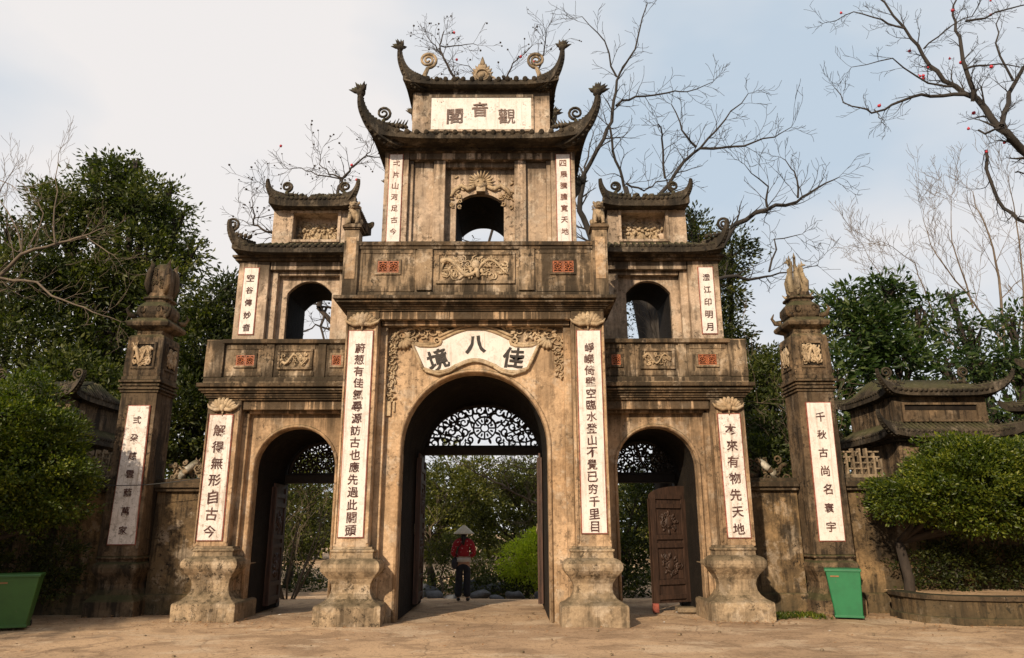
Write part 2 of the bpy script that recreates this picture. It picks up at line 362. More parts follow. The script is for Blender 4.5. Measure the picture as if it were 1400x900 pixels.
# ---- lettering
_gl = {}
def glyph(ch, depth=.008, bold=.018):
    if (ch, bold) in _gl: return _gl[(ch, bold)]
    cu = bpy.data.curves.new('t', 'FONT'); cu.body = ch; cu.size = 1; cu.offset = bold; cu.extrude = depth; cu.resolution_u = 4
    o = bpy.data.objects.new('t', cu); col.objects.link(o)
    bpy.context.view_layer.update()
    dg = bpy.context.evaluated_depsgraph_get(); me = bpy.data.meshes.new_from_object(o.evaluated_get(dg))
    bm = bmesh.new(); bm.from_mesh(me); bmesh.ops.remove_doubles(bm, verts=bm.verts, dist=1e-5); bmesh.ops.subdivide_edges(bm, edges=[e for e in bm.edges if e.calc_length() > .07], cuts=2); bm.to_mesh(me); bm.free()
    vs = [tuple(v.co) for v in me.vertices]; fs = [tuple(p.vertices) for p in me.polygons]
    bpy.data.objects.remove(o); bpy.data.curves.remove(cu); bpy.data.meshes.remove(me)
    _gl[(ch, bold)] = (vs, fs); return vs, fs
def character(ch, cx, z, y, w, h, mat, parent, tilt=0., bold=.012):
    vs, fs = glyph(ch, bold=bold)
    if not vs: return
    x0 = min(v[0] for v in vs); x1 = max(v[0] for v in vs); y0 = min(v[1] for v in vs); y1 = max(v[1] for v in vs)
    s = min(w/max(x1-x0, .3), h/max(y1-y0, .3)); sx = s; sh = rnd.uniform(-.02, .10)
    ca, sa = math.cos(tilt), math.sin(tilt); b = MB(); q = []
    for v in vs:
        ly = (v[1]-(y0+y1)/2)*s; lx = (v[0]-(x0+x1)/2)*sx
        ly += lx*sh                      # brush lettering climbs a little to the right
        wv = Vector((lx/s*2.3+ord(ch) % 17, ly/s*2.3, 3.)); w2 = wv*3.6; lx += s*(.035*mnoise.noise(wv)+.028*mnoise.noise(w2)); ly += s*(.035*mnoise.noise(wv+Vector((5, 5, 5)))+.028*mnoise.noise(w2+Vector((3, 3, 3))))
        q.append((cx+lx*ca-ly*sa, y - v[2]*.8, z+lx*sa+ly*ca))
    b.add(q, fs); b.part('character', mat, parent)
def couplet(text, x0, x1, z0, z1, y, parent, mat='panel', ink='ink', size=.62, x0b=None, x1b=None, fill=.94, first=.06, bold=.012):
    "one vertical inscription panel; x0b..x1b is its foot when it widens downward"
    x0b = x0 if x0b is None else x0b; x1b = x1 if x1b is None else x1b
    e = .018; b = MB(); b.add([(x0b-e, y-.012, z0-e), (x1b+e, y-.012, z0-e), (x1+e, y-.012, z1+e), (x0-e, y-.012, z1+e),
                     (x0b-e, y+.03, z0-e), (x1b+e, y+.03, z0-e), (x1+e, y+.03, z1+e), (x0-e, y+.03, z1+e)],
                    [(0, 1, 2, 3), (7, 6, 5, 4), (0, 3, 7, 4), (1, 0, 4, 5), (2, 1, 5, 6), (3, 2, 6, 7)])
    p0 = b.part('panel_edge', 'edge', parent)
    b = MB(); b.add([(x0b, y-.024, z0), (x1b, y-.024, z0), (x1, y-.024, z1), (x0, y-.024, z1), (x0b, y+.02, z0), (x1b, y+.02, z0), (x1, y+.02, z1), (x0, y+.02, z1)],
                    [(0, 1, 2, 3), (7, 6, 5, 4), (0, 3, 7, 4), (1, 0, 4, 5), (2, 1, 5, 6), (3, 2, 6, 7)])
    p = b.part('inscription_panel', mat, parent)
    n = len(text); H = z1-z0; a = z1 - H*first; pitch = H*fill/n
    for i, ch in enumerate(text):
        z = a - pitch*(i+.5); f = (z-z0)/H; cx = (x0b+(x0-x0b)*f + x1b+(x1-x1b)*f)/2; w = (x1-x0)*(1-f*0)
        character(ch, cx + rnd.uniform(-.01, .01), z, y-.028, w*size, min(pitch*.84, w*size*1.12), ink, p, tilt=rnd.uniform(-.04, .04), bold=bold)
    return p

def arch_poly(x0, x1, z0, z1, cx, hw, zs, rise, n=22, pointed=0.0):
    "wall outline with an arched opening cut up from its foot (counter-clockwise seen from the front)"
    P = [(x0, z0), (cx-hw, z0)]
    for i in range(n+1):
        a = math.pi*(1-i/n); x = math.cos(a); zz = math.sin(a)
        if pointed: zz = 1-abs(x)**2.3
        P.append((cx+hw*x, zs+rise*zz))
    P += [(cx+hw, z0), (x1, z0), (x1, z1), (x0, z1)]
    return P

def scrolls(b, x0, x1, z0, z1, y, seed, dens=1.0, th=.022, dragon=True, flat=.8):
    "carved relief: a coiling body, curling clouds and leaves, standing proud of plane y"
    r = random.Random(seed); W = x1-x0; H = z1-z0
    if dragon:
        pts = []; rad = []; k = 26; ph = r.uniform(0, 1)
        for i in range(k):
            f = i/(k-1); pts.append((x0+W*(.06+.88*f), y-.015-.02*abs(math.sin(f*9)), z0+H*(.5+.30*math.sin(2*math.pi*(f*1.5+ph))))); rad.append(H*.085*(1.15-.7*f))
        b.tube(pts, rad, 6, (YA, flat))
        b.blob(pts[0], (H*.14, .05, H*.12), 8, 5)
        for i in range(5): b.tube([pts[0], v3(pts[0])+Vector((r.uniform(-.1, .1)*H*1.6, -.03, r.uniform(-.4, .4)*H))], [H*.05, .004], 4)
        for i in range(2, k-2, 2):
            q = v3(pts[i]); b.tube([q, q+Vector((r.uniform(-.05, .05), -.015, H*.13*(1 if i % 4 else -1)))], [H*.045, .003], 4)
    n = int(dens*W*H/(.018))+3
    for i in range(n):
        c = (x0+W*r.uniform(.08, .92), y-.008, z0+H*r.uniform(.14, .86)); q = min(H, W)*r.uniform(.09, .19)
        b.spiral(c, q, r.uniform(.7, 1.5), th*r.uniform(.7, 1.15), r.uniform(0, 6.28), r.choice((-1, 1)), n=4, flat=(YA, flat), steps=9)
    for i in range(n):
        c = (x0+W*r.uniform(.08, .92), y-.006, z0+H*r.uniform(.12, .88)); a = r.uniform(0, 6.28); l = min(H, W)*r.uniform(.08, .17)
        b.blob(c, (l, .028, l*.38), 6, 4, Matrix.Rotation(a, 3, 'Y'))
    return b
def framed_relief(x0, x1, z0, z1, y, parent, seed, deep=.07, fr=.07, mat='carving', frame_mat='parapet', dens=1.0, dragon=True, back='parapet'):
    f = MB()
    f.box(x0, x1, y-.03, y+.03, z1-fr, z1); f.box(x0, x1, y-.03, y+.03, z0, z0+fr)
    f.box(x0, x0+fr, y-.027, y+.03, z0+fr, z1-fr); f.box(x1-fr, x1, y-.027, y+.03, z0+fr, z1-fr)
    o = f.part('relief_frame', frame_mat, parent, .008)
    p = MB(); p.box(x0+fr, x1-fr, y-.004, y+.05, z0+fr, z1-fr); bk = p.part('relief_ground', back, parent)
    s = MB(); scrolls(s, x0+fr, x1-fr, z0+fr, z1-fr, y-.01, seed, dens, .02 if z1-z0 < .8 else .026, dragon); s.part('carved_relief', mat, bk, kind='stuff')
    return o
def tile_window(x0, x1, z0, z1, y, parent, n=2):
    "small pierced window of round terracotta tiles in a moulded frame"
    fr = .045; f = MB()
    f.box(x0, x1, y-.02, y+.03, z1-fr, z1); f.box(x0, x1, y-.02, y+.03, z0, z0+fr); f.box(x0, x0+fr, y-.017, y+.03, z0+fr, z1-fr); f.box(x1-fr, x1, y-.017, y+.03, z0+fr, z1-fr)
    o = f.part('vent_frame', 'parapet', parent, .006)
    d = MB(); d.box(x0+fr, x1-fr, y-.003, y+.04, z0+fr, z1-fr); d.part('vent_recess', 'inner', o)  # near-black plate standing in for the shaded vent opening
    w = (x1-x0-2*fr)/n; hh = (z1-z0-2*fr)/2; zc = (z0+z1)/2
    for i in range(n):
        cx = x0+fr+w*(i+.5); t = MB(); a = min(w, 2*hh)/2
        t.spiral((cx, y-.006, zc), a*.74, 1, a*.13, 0, 1, n=4, steps=13, end=1, flat=(YA, .6))
        for k in range(4):
            th = k*math.pi/2; q = Vector((math.cos(th), 0, math.sin(th))); t.tube([Vector((cx, y-.006, zc))+q*a*.15, Vector((cx, y-.006, zc))+q*a*.95], a*.10, 4)
            th += math.pi/4; q = Vector((math.cos(th), 0, math.sin(th))); t.blob(Vector((cx, y-.006, zc))+q*a*.38, (a*.22, .012, a*.12), 6, 4, Matrix.Rotation(-th, 3, 'Y'))
            t.blob(Vector((cx, y-.006, zc))+q*a*1.02, (a*.3, .012, a*.13), 6, 4, Matrix.Rotation(-th, 3, 'Y'))
        t.box(cx-w/2+.004, cx+w/2-.004, y-.012, y+.01, z0+fr, z0+fr+.018); t.box(cx-w/2+.004, cx+w/2-.004, y-.012, y+.01, z1-fr-.018, z1-fr)
        t.box(cx-w/2+.004, cx-w/2+.02, y-.010, y+.01, z0+fr, z1-fr); t.box(cx+w/2-.02, cx+w/2-.004, y-.010, y+.01, z0+fr, z1-fr)
        t.part('pierced_tile', 'terracotta', o)
    return o
def lotus(b, cx, z, y, w, h, seed=0):
    "bat-shaped lotus capital: petals fanned out and a bud below"
    for i in range(9):
        a = R(-72 + 18*i); l = h*(.62+.25*math.cos(a)); c = Vector((cx+math.sin(a)*w*.30, y-.03-.02*math.cos(a*2), z+math.cos(a)*h*.34))
        b.blob(c, (w*.085, .05, l*.52), 7, 5, Matrix.Rotation(a, 3, 'Y'))
    for sg in (-1, 1):
        b.tube([(cx, y-.03, z-.02), (cx+sg*w*.25, y-.05, z-.05), (cx+sg*w*.45, y-.045, z+.01), (cx+sg*w*.52, y-.02, z+.08)], [.05, .04, .03, .008], 6)
        b.spiral((cx+sg*w*.2, y-.05, z-.02), .05, 1.2, .018, 0, sg, n=4, steps=10)
    b.blob((cx, y-.05, z), (w*.10, .06, h*.32), 8, 6); b.tube([(cx, y-.03, z-.02), (cx, y-.03, z-.17)], [.03, .008], 5)
def mould(b, x0, x1, yf, yb, prof):
    "run of mouldings: prof = [(extra projection, z0, z1)]"
    for p, a, c in prof: b.box(x0-p, x1+p, yf-p, yb+p, a, c)
    return b

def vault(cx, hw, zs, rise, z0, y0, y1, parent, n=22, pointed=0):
    "near-black inner skin standing in for passage shade, 8 mm inside the wall"
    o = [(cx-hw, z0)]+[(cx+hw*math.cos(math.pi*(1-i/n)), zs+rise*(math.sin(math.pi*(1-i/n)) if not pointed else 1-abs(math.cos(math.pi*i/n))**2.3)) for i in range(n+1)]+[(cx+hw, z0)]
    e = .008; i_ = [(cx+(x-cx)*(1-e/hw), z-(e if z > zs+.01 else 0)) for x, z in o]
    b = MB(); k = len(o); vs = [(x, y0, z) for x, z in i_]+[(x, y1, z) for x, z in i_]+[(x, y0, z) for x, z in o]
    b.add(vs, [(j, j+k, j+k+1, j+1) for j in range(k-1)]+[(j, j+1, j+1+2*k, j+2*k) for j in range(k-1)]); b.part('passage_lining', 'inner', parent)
# ---- roofs
def horn(b, c, sx, sy, reach, rise, thick=.085, big=1.0, a=.5):
    "sickle shaped corner of the roof: sweeps out of the hip and turns up to a point"
    n = 15; pts = []
    for i in range(n):
        t = i/(n-1); h = -a+(a+reach)*math.sin(t*math.pi/2); pts.append(Vector((c.x+sx*h, c.y+sy*h*.62, c.z+rise*t**2.1+.03)))
    side = Vector((sy, -sx*.8, 0)).normalized(); ring = []
    for i, p in enumerate(pts):
        f = i/(n-1); d = (pts[min(i+1, n-1)]-pts[max(i-1, 0)]).normalized(); u = side.cross(d).normalized()
        if u.z < 0: u = -u
        if f > .8 and u.dot(Vector((-sx, 0, .2))) < 0: u = -u
        h = big*(.17+.06*math.sin(math.pi*min(1, f*1.6)))*(1-.80*f**1.2); t_ = thick*big**.5*(1-.6*f)
        ring.append([p+side*t_+u*h*.55, p+u*h*.75, p-side*t_+u*h*.55, p-side*t_*1.1-u*h, p+side*t_*1.1-u*h])
    vs = [q for r_ in ring for q in r_]; K = 5; fs = [(4, 3, 2, 1, 0), tuple((n-1)*K+j for j in range(K))]
    for i in range(n-1):
        for j in range(K): fs.append((i*K+j, i*K+(j+1) % K, (i+1)*K+(j+1) % K, (i+1)*K+j))
    b.add(vs, fs, False)
    for i in range(1, n-1):          # scales along both edges
        p = pts[i]; u = (ring[i][1]-p).normalized(); f = i/(n-1); q = .05*big*(1-.6*f)
        b.blob(ring[i][1]+u*.01, (q, q*.8, q*.8), 5, 3); b.blob((ring[i][3]+ring[i][4])/2, (q*.9, q*.7, q*.6), 5, 3)
    return pts
def crest(b, p, sx, s, seed):
    "tuft of carved leaves at the tip of a roof horn"
    r = random.Random(seed); b.blob(p, (.075*s, .07*s, .08*s), 7, 5)
    for i in range(9):
        a = R(-75+i*19); d = Vector((math.sin(a)*.6+sx*.25, r.uniform(-.35, .35), math.cos(a))).normalized()
        b.tube([p+d*.02, p+d*.1*s, p+d*.19*s+Vector((sx*.02, 0, 0))], [.035*s, .038*s, .006], 5)
def skirt(cx, cy, ex, ey, ix, iy, ze, zi, parent, lift=.16, th=.10, ntile=None, horns=(.6, 1.3), name='roof', pieces=True, hornbig=1.0, tips=True, mat='roof', sides=True, seed=1, ring=True, sides_x=(-1, 1), ha=.5, back=.5):
    b = MB(); NS = 22; MT = 4
    def P(side, s, t, dz=0.):
        lf = lift*abs(s)**5*(1-t)**2; x = ex*(1-t)+ix*t; y = ey*(1-t)+iy*t; z = ze*(1-t)+zi*t - .10*(zi-ze)*math.sin(math.pi*t) + lf + dz
        out_ = 1+.04*abs(s)**6*(1-t)
        if side == 0: return (cx+s*x*out_, cy-y*out_, z)
        if side == 1: return (cx+x*out_, cy+s*y*out_, z)
        if side == 2: return (cx-s*x*out_, cy+y*out_, z)
        return (cx-x*out_, cy-s*y*out_, z)
    for sd_ in range(4):
        for lay in (0, 1):
            o = []
            for i in range(MT+1):
                for j in range(NS+1):
                    t = i/MT; s = -1+2*j/NS
                    o.append(P(sd_, s, t, 0 if lay == 0 else -th-(t*(zi-ze))*.75))
            fs = []
            for i in range(MT):
                for j in range(NS):
                    a = i*(NS+1)+j; q = (a, a+1, a+NS+2, a+NS+1); fs.append(q if lay == 0 else q[::-1])
            b.add(o, fs, True)
        e = []
        for j in range(NS+1): s = -1+2*j/NS; e += [P(sd_, s, 0), P(sd_, s, 0, -th)]
        b.add(e, [(2*j+1, 2*j+3, 2*j+2, 2*j) for j in range(NS)], False)
    # bedding mouldings under the eave
    if ring:
        b.box(cx-ix-.03, cx+ix+.03, cy-iy-.03, cy+iy+.03, ze-th-.16, zi-.02)
        b.box(cx-ix-(ex-ix)*.5, cx+ix+(ex-ix)*.5, cy-iy-(ey-iy)*.5, cy+iy+(ey-iy)*.5, ze-th-.045, ze-th+.05)
    ro = b.part(name, mat, parent)
    # tile rows
    nt_ = ntile or int(2*ex/.2)
    def tilerow(mb, p0, p1, rr=.05):
        d = p1-p0; mb.tube([p0-d*.02+Vector((0, 0, .012)), p0+d*.5+Vector((0, 0, .012-.0)), p1+Vector((0, 0, .012))], [rr, rr*.95, rr*.85], 6)
    if pieces:
        L0 = 1.0; tm = MB(); tm.tube([(0, 0, 0), (0, L0*.5, 0), (0, L0, 0)], [.052, .05, .045], 7)
        tm.blob((0, -.012, 0), (.062, .02, .062), 8, 4)
        tme = tm.mesh('roof_tile', mat)
    bs = MB()
    for i in range(nt_):
        s = -1+2*(i+.5)/nt_
        for sd_ in ((0, 1, 3) if sides else (0,)):
            if sd_ != 0:
                ns = max(3, int(nt_*ey/ex)); 
                if i >= ns: continue
                s2 = -1+2*(i+.5)/ns
            else: s2 = s
            p0 = v3(P(sd_, s2, 0)); tt = 1.0
            q = abs(s2)
            inner = (ix/ex if sd_ == 0 else iy/ey)
            sx = s2*(ex if sd_ == 0 else ey)
            # stop the row where it meets the hip
            lim = (ex if sd_ == 0 else ey); li = (ix if sd_ == 0 else iy)
            if abs(sx) > li: tt = max(.12, (lim-abs(sx))/(lim-li))
            if sd_ == 0: e_ = Vector((p0.x, cy-(ey*(1-tt)+iy*tt), ze*(1-tt)+zi*tt-.1*(zi-ze)*math.sin(math.pi*tt)+lift*q**5*(1-tt)**2))
            elif sd_ == 1: e_ = Vector((cx+(ex*(1-tt)+ix*tt), p0.y, ze*(1-tt)+zi*tt-.1*(zi-ze)*math.sin(math.pi*tt)+lift*q**5*(1-tt)**2))
            else: e_ = Vector((cx-(ex*(1-tt)+ix*tt), p0.y, ze*(1-tt)+zi*tt-.1*(zi-ze)*math.sin(math.pi*tt)+lift*q**5*(1-tt)**2))
            if sd_ == 0 and pieces:
                o = link('roof_tile', tme, ro); o.location = p0+Vector((0, -.01+rnd.uniform(-.008, .008), .012+rnd.uniform(-.006, .006)))-WL[ro.name]
                d = e_-p0; o.rotation_euler = (math.atan2(d.z, d.y), 0, rnd.uniform(-.02, .02)); k = rnd.uniform(.93, 1.07); o.scale = (k, d.length, k)
            else: tilerow(bs, p0, e_)
    if bs.v: bs.part('tile_rows', mat, ro, kind='stuff')
    for sx in sides_x:
        for sy in (-1, 1):
            kb = 1 if sy < 0 else back
            h = MB(); c = Vector((cx+sx*ex*1.03, cy+sy*ey*1.03, ze+lift*.3)); pts = horn(h, c, sx, sy, horns[0]*kb, horns[1]*kb, big=hornbig, a=ha)
            ho = h.part('roof_horn', mat, ro)
            if tips: q = MB(); crest(q, pts[-1], sx, hornbig, seed+sx+2*sy); q.part('horn_crest', mat, ro)
    return ro
def ring_scroll(b, c, r, sx, s=1.0):
    "upright carved spiral with a leafy tail"
    c = v3(c); b.spiral(c, r, 1.7, .035*s, -math.pi/2, -sx, n=5, end=.22, flat=(YA, 1.2)); b.tube([c+Vector((0, 0, -r)), c+Vector((sx*-.02, 0, -r*1.7)), c+Vector((sx*.02, 0, -r*2.1))], [.045*s, .05*s, .06*s], 6)
    for i in range(4):
        q = c+Vector((-sx*(.12+.1*i)*s, 0, -r*1.6-.02*i)); b.blob(q, (.07*s, .05*s, .045*s), 6, 4, Matrix.Rotation(i*.8, 3, 'Y')); b.tube([q, q+Vector((-sx*.05*s, 0, .09*s))], [.03*s, .005], 4)

# ================================================================== GROUND
def ground():
    xs = np.concatenate([np.linspace(-400, -14, 14), np.linspace(-13, 13, 105), np.linspace(14, 400, 14)])
    ys = np.concatenate([np.linspace(-60, -15, 6), np.linspace(-14, 12, 105), np.linspace(13, 400, 16)])
    vs = []
    for y in ys:
        for x in xs:
            z = .035*(mnoise.noise(Vector((x*.5, y*.7, 1)))+.5*mnoise.noise(Vector((x*1.9, y*2.5, 3)))) - .02
            if abs(x) > 30 or y > 30 or y < -20: z = -.03
            if y > 4.5: z -= min(.35, (y-4.5)*.08)
            vs.append((x, y, z))
    w = len(xs); b = MB(); b.add(vs, [(j*w+i, j*w+i+1, (j+1)*w+i+1, (j+1)*w+i) for j in range(len(ys)-1) for i in range(w-1)], True)
    setp(b.part('ground', 'ground'), kind='structure', label='bare packed earth forecourt in front of and through the gate')
ground()

# ================================================================== THE GATE
G = thing('temple_gate', 'tall weathered triple arched temple gate with tiered roofs and white inscription panels', 'temple gate', (0, 1.8, 0))
# --- central block
b = MB(); b.prism(arch_poly(-2.47, 2.47, -.1, 5.75, 0, 1.39, 3.10, 1.45, 30), 0, 3.3); body = b.part('central_wall', 'plaster', G, .015)
b = MB()   # inner order of the passage, a hand narrower, near-black for its shade
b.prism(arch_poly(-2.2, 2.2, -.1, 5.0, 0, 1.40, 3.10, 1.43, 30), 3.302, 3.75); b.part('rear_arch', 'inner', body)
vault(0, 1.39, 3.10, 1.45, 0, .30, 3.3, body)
# arch edge moulding
b = MB(); P = [(-1.43, 0, 0.0)] + [(1.43*math.cos(math.pi*(1-i/30)), 0, 3.10+1.49*math.sin(math.pi*(1-i/30))) for i in range(31)] + [(1.43, 0, 0.0)]
b.tube(P, .035, 6); b.part('arch_moulding', 'plaster', body)
# frieze and inner steps
b = MB(); b.box(-1.86, 1.86, -.33, -.002, 5.54, 5.70); b.box(-1.84, 1.84, -.2, -.003, 5.45, 5.538); b.part('lintel', 'plaster', body, .012)
b = MB()
for s in (-1, 1): b.box(s*1.72, s*1.86, -.13, -.004, 0, 5.448)
split(b, 'wall_fillet', 'plaster', body, .012)
for s in (-1, 1):
    b = MB(); b.box(s*1.86, s*2.50, -.35, .45, 1.28, 5.699); pl = b.part('pilaster', 'plaster', G, .02)
    b = MB()   # narrow raised border
    for a0, a1 in ((1.875, 1.915), (2.455, 2.485)): b.box(s*a0, s*a1, -.375, -.34, 1.36, 5.45)
    split(b, 'border', 'plaster', pl, .008)
    prof = [(.585, -.05), (.585, .30), (.57, .33), (.555, .335), (.47, .375), (.40, .43), (.355, .51), (.338, .59), (.35, .67), (.40, .76), (.465, .83), (.51, .89), (.525, .95), (.515, 1.01), (.48, 1.06), (.42, 1.09), (.375, 1.10), (.37, 1.20), (.395, 1.215), (.395, 1.25), (.35, 1.262), (.35, 1.30)]
    b = MB(); b.square(s*2.135, -.05, prof, 1.0); b.part('pedestal', 'pedestal', G, .012)
    b = MB(); lotus(b, s*2.18, 5.46, -.36, .66, .27); b.part('lotus_capital', 'carving', pl)
couplet('蔚葱有佳氣尋源訪古也應先過此關頭', -2.42, -1.97, 1.47, 5.29, -.36, G, ink='ink', x0b=-2.41, x1b=-1.97, size=.53)
couplet('崢嶸倚壁空臨水登山不覺已穷千里目', 1.97, 2.41, 1.53, 5.29, -.36, G, ink='ink', size=.53)
# corner scroll carvings beside the fan plaque
for s in (-1, 1):
    b = MB(); r = random.Random(11+s)
    path = [(.62, 5.36), (.85, 5.38), (1.05, 5.35), (1.28, 5.37), (1.45, 5.30), (1.6, 5.18), (1.62, 5.0), (1.66, 4.82), (1.62, 4.66), (1.66, 4.52)]
    if s < 0: path += [(1.63, 4.36), (1.66, 4.2), (1.64, 4.02)]
    for i, (x, z) in enumerate(path):
        sz = .12 if i < 6 else .085
        b.spiral((s*x, -.02, z), sz, 1.4, .022, r.uniform(0, 6), r.choice((-1, 1)), n=4, flat=(YA, .8))
        for k in range(4):
            a = r.uniform(0, 6.28); b.blob((s*x+math.cos(a)*sz, -.03, z+math.sin(a)*sz), (sz*.55, .04, sz*.22), 6, 4, Matrix.Rotation(-a, 3, 'Y'))
    for k in range(5):
        a = R(200+k*22); b.blob((s*1.42+math.cos(a)*.12*s, -.05, 5.24+math.sin(a)*.14), (.11, .05, .045), 6, 5, Matrix.Rotation(-a if s > 0 else a, 3, 'Y'))
    b.tube([(s*.6, -.02, 5.42), (s*1.1, -.03, 5.46), (s*1.5, -.03, 5.40), (s*1.66, -.03, 5.2)], [.01, .03, .03, .02], 5, (YA, .8))
    if s < 0: b.box(-1.72, -1.62, -.05, -.001, 3.7, 3.98); b.box(-1.58, -1.545, -.04, -.001, 3.78, 3.98)
    b.part('corner_scroll_carving', 'carving', body)
# --- fan plaque with three characters
def fan_outline():
    out_ = []
    out_ += [(-1.02, 4.62), (-.80, 4.55)] + [(-.62, 4.56), (-.48, 4.61), (-.38, 4.68)]
    out_ += [(-.36+.72*i/10, 4.68+.115*math.sin(math.pi*i/10)) for i in range(11)]
    out_ += [(.38, 4.68), (.48, 4.61), (.62, 4.56), (.80, 4.55), (1.02, 4.62)]
    out_ += [(1.08, 4.75), (1.16, 4.92), (1.24, 5.11), (1.10, 5.075), (.90, 5.065), (.78, 5.075), (.70, 5.11), (.68, 5.16), (.70, 5.21)]
    out_ += [(.66-1.32*i/14, 5.215+.215*math.sin(math.pi*i/14)) for i in range(15)]
    out_ += [(-.70, 5.21), (-.68, 5.16), (-.70, 5.11), (-.78, 5.075), (-.90, 5.065), (-1.10, 5.075), (-1.24, 5.11), (-1.16, 4.92), (-1.08, 4.75)]
    return out_
FO = fan_outline()
b = MB(); b.prism(FO, -.055, .02); fan = b.part('fan_plaque', 'panel', body)
b = MB(); b.tube([(x, -.05, z) for x, z in FO]+[(FO[0][0], -.05, FO[0][1])], .036, 6); b.part('plaque_rim', 'carving', fan)
b = MB()
b.tube([(x*1.04, -.05, 5.26+.23*math.sin(math.pi*(i/14))) for i, x in enumerate([.70-1.40*k/14 for k in range(15)])], .03, 6)
for s in (-1, 1):
    b.spiral((s*1.21, -.05, 5.2), .07, 1.3, .022, -math.pi/2, s, n=5); b.spiral((s*.76, -.05, 5.19), .07, 1.2, .025, -math.pi/2, s, n=5)
    b.tube([(s*1.2, -.05, 5.13), (s*1.0, -.05, 5.11), (s*.82, -.05, 5.12)], .028, 6)
    b.tube([(s*.98, -.05, 4.58), (s*.72, -.05, 4.50), (s*.50, -.05, 4.56), (s*.36, -.05, 4.66)], .032, 6)
b.tube([(-.36+.72*i/10, -.05, 4.655+.115*math.sin(math.pi*i/10)) for i in range(11)], .03, 6)
b.part('plaque_scrollwork', 'carving', fan)
character('境', -.74, 4.80, -.06, .42, .42, 'black_ink', fan, tilt=.30, bold=.022); character('八', .0, 5.10, -.06, .42, .36, 'black_ink', fan, tilt=0, bold=.04); character('佳', .74, 4.83, -.06, .42, .42, 'black_ink', fan, tilt=-.18, bold=.022)
# --- transom lattices and frames
def transom(cx, y, hw, z0, rise, parent, seed, rosette=True, fy=1.0):
    r = random.Random(seed); t = MB(); FA = (YA, .6)
    rim = [(cx+hw*math.cos(math.pi*(1-i/24)), y, z0+rise*math.sin(math.pi*(1-i/24))) for i in range(25)]
    t.tube(rim, .055, 5, FA); t.box(cx-hw, cx+hw, y-.05, y+.05, z0-.15, z0+.03)
    hc = Vector((cx, y, z0+rise*.45)); hr = rise*.27
    if rosette:
        t.spiral(hc, hr, 1, .028, 0, 1, n=4, steps=21, end=1); t.spiral(hc, hr*.36, 1, .022, 0, 1, n=4, steps=13, end=1)
        for k in range(8):
            a = k*math.pi/4; q = Vector((math.cos(a), 0, math.sin(a))); t.tube([hc+q*hr*.3, hc+q*hr], .02, 4)
            q2 = Vector((math.cos(a+.39), 0, math.sin(a+.39))); t.blob(hc+q2*hr*1.25, (.075, .02, .035), 6, 4, Matrix.Rotation(-a-.39, 3, 'Y')); t.blob(hc+q2*hr*.66, (.05, .015, .025), 5, 4, Matrix.Rotation(-a-.39, 3, 'Y'))
    # bands of paired volutes, mirrored about the middle
    for bi, (q, cnt, sz) in enumerate(((.88, 8, .088), (.69, 7, .085), (.50, 5, .085), (.31, 4, .07))):
        for i in range(cnt):
            a = math.pi/2*((i+.5)/cnt); x = hw*q*math.cos(a); z = rise*q*math.sin(a)
            if rosette and (Vector((x, 0, z+z0))-Vector((0, 0, hc.z))).length < hr*1.45: continue
            R0 = hw*sz; h = 1 if (i+bi) % 2 else -1
            for s in (-1, 1):
                c0 = Vector((cx+s*x, y, z0+max(z, .07))); st = a+(math.pi/2)*h
                t.spiral(c0, R0, 1.15, .026, st if s > 0 else math.pi-st, h*s, n=4, steps=12, end=.22, flat=FA)
                for k in (-1, 1):
                    aa = a+k*.9+(0 if bi % 2 else math.pi); aa = aa if s > 0 else math.pi-aa
                    d = Vector((math.cos(aa), 0, math.sin(aa))); t.blob(c0+d*R0*1.05, (R0*.42, .018, R0*.19), 6, 4, Matrix.Rotation(-aa-.7*k*s, 3, 'Y'))
    for k in range(1, 14):
        a = math.pi*k/14; t.tube([(cx+hw*.97*math.cos(a), y, z0+rise*.97*math.sin(a)), (cx+hw*.74*math.cos(a+.07*(-1)**k), y, z0+rise*.74*math.sin(a+.07*(-1)**k)), (cx+hw*.5*math.cos(a), y, z0+rise*.5*math.sin(a))], [.024, .02, .016], 4)
        c0 = Vector((cx+hw*.95*math.cos(a+.11), y, z0+rise*.95*math.sin(a+.11))); t.blob(c0, (.05, .02, .03), 6, 4, Matrix.Rotation(-a, 3, 'Y'))
    return t.part('transom_lattice', 'lattice', parent)
transom(.06, 3.55, 1.37, 3.49, 1.0, G, 3)
b = MB(); b.box(-1.45, 1.45, 3.42, 3.7, 3.30, 3.47); b.box(-1.45, -1.36, 3.42, 3.7, 0, 3.30); b.box(1.36, 1.45, 3.42, 3.7, 0, 3.30); split(b, 'door_frame', 'lattice', G, .01)
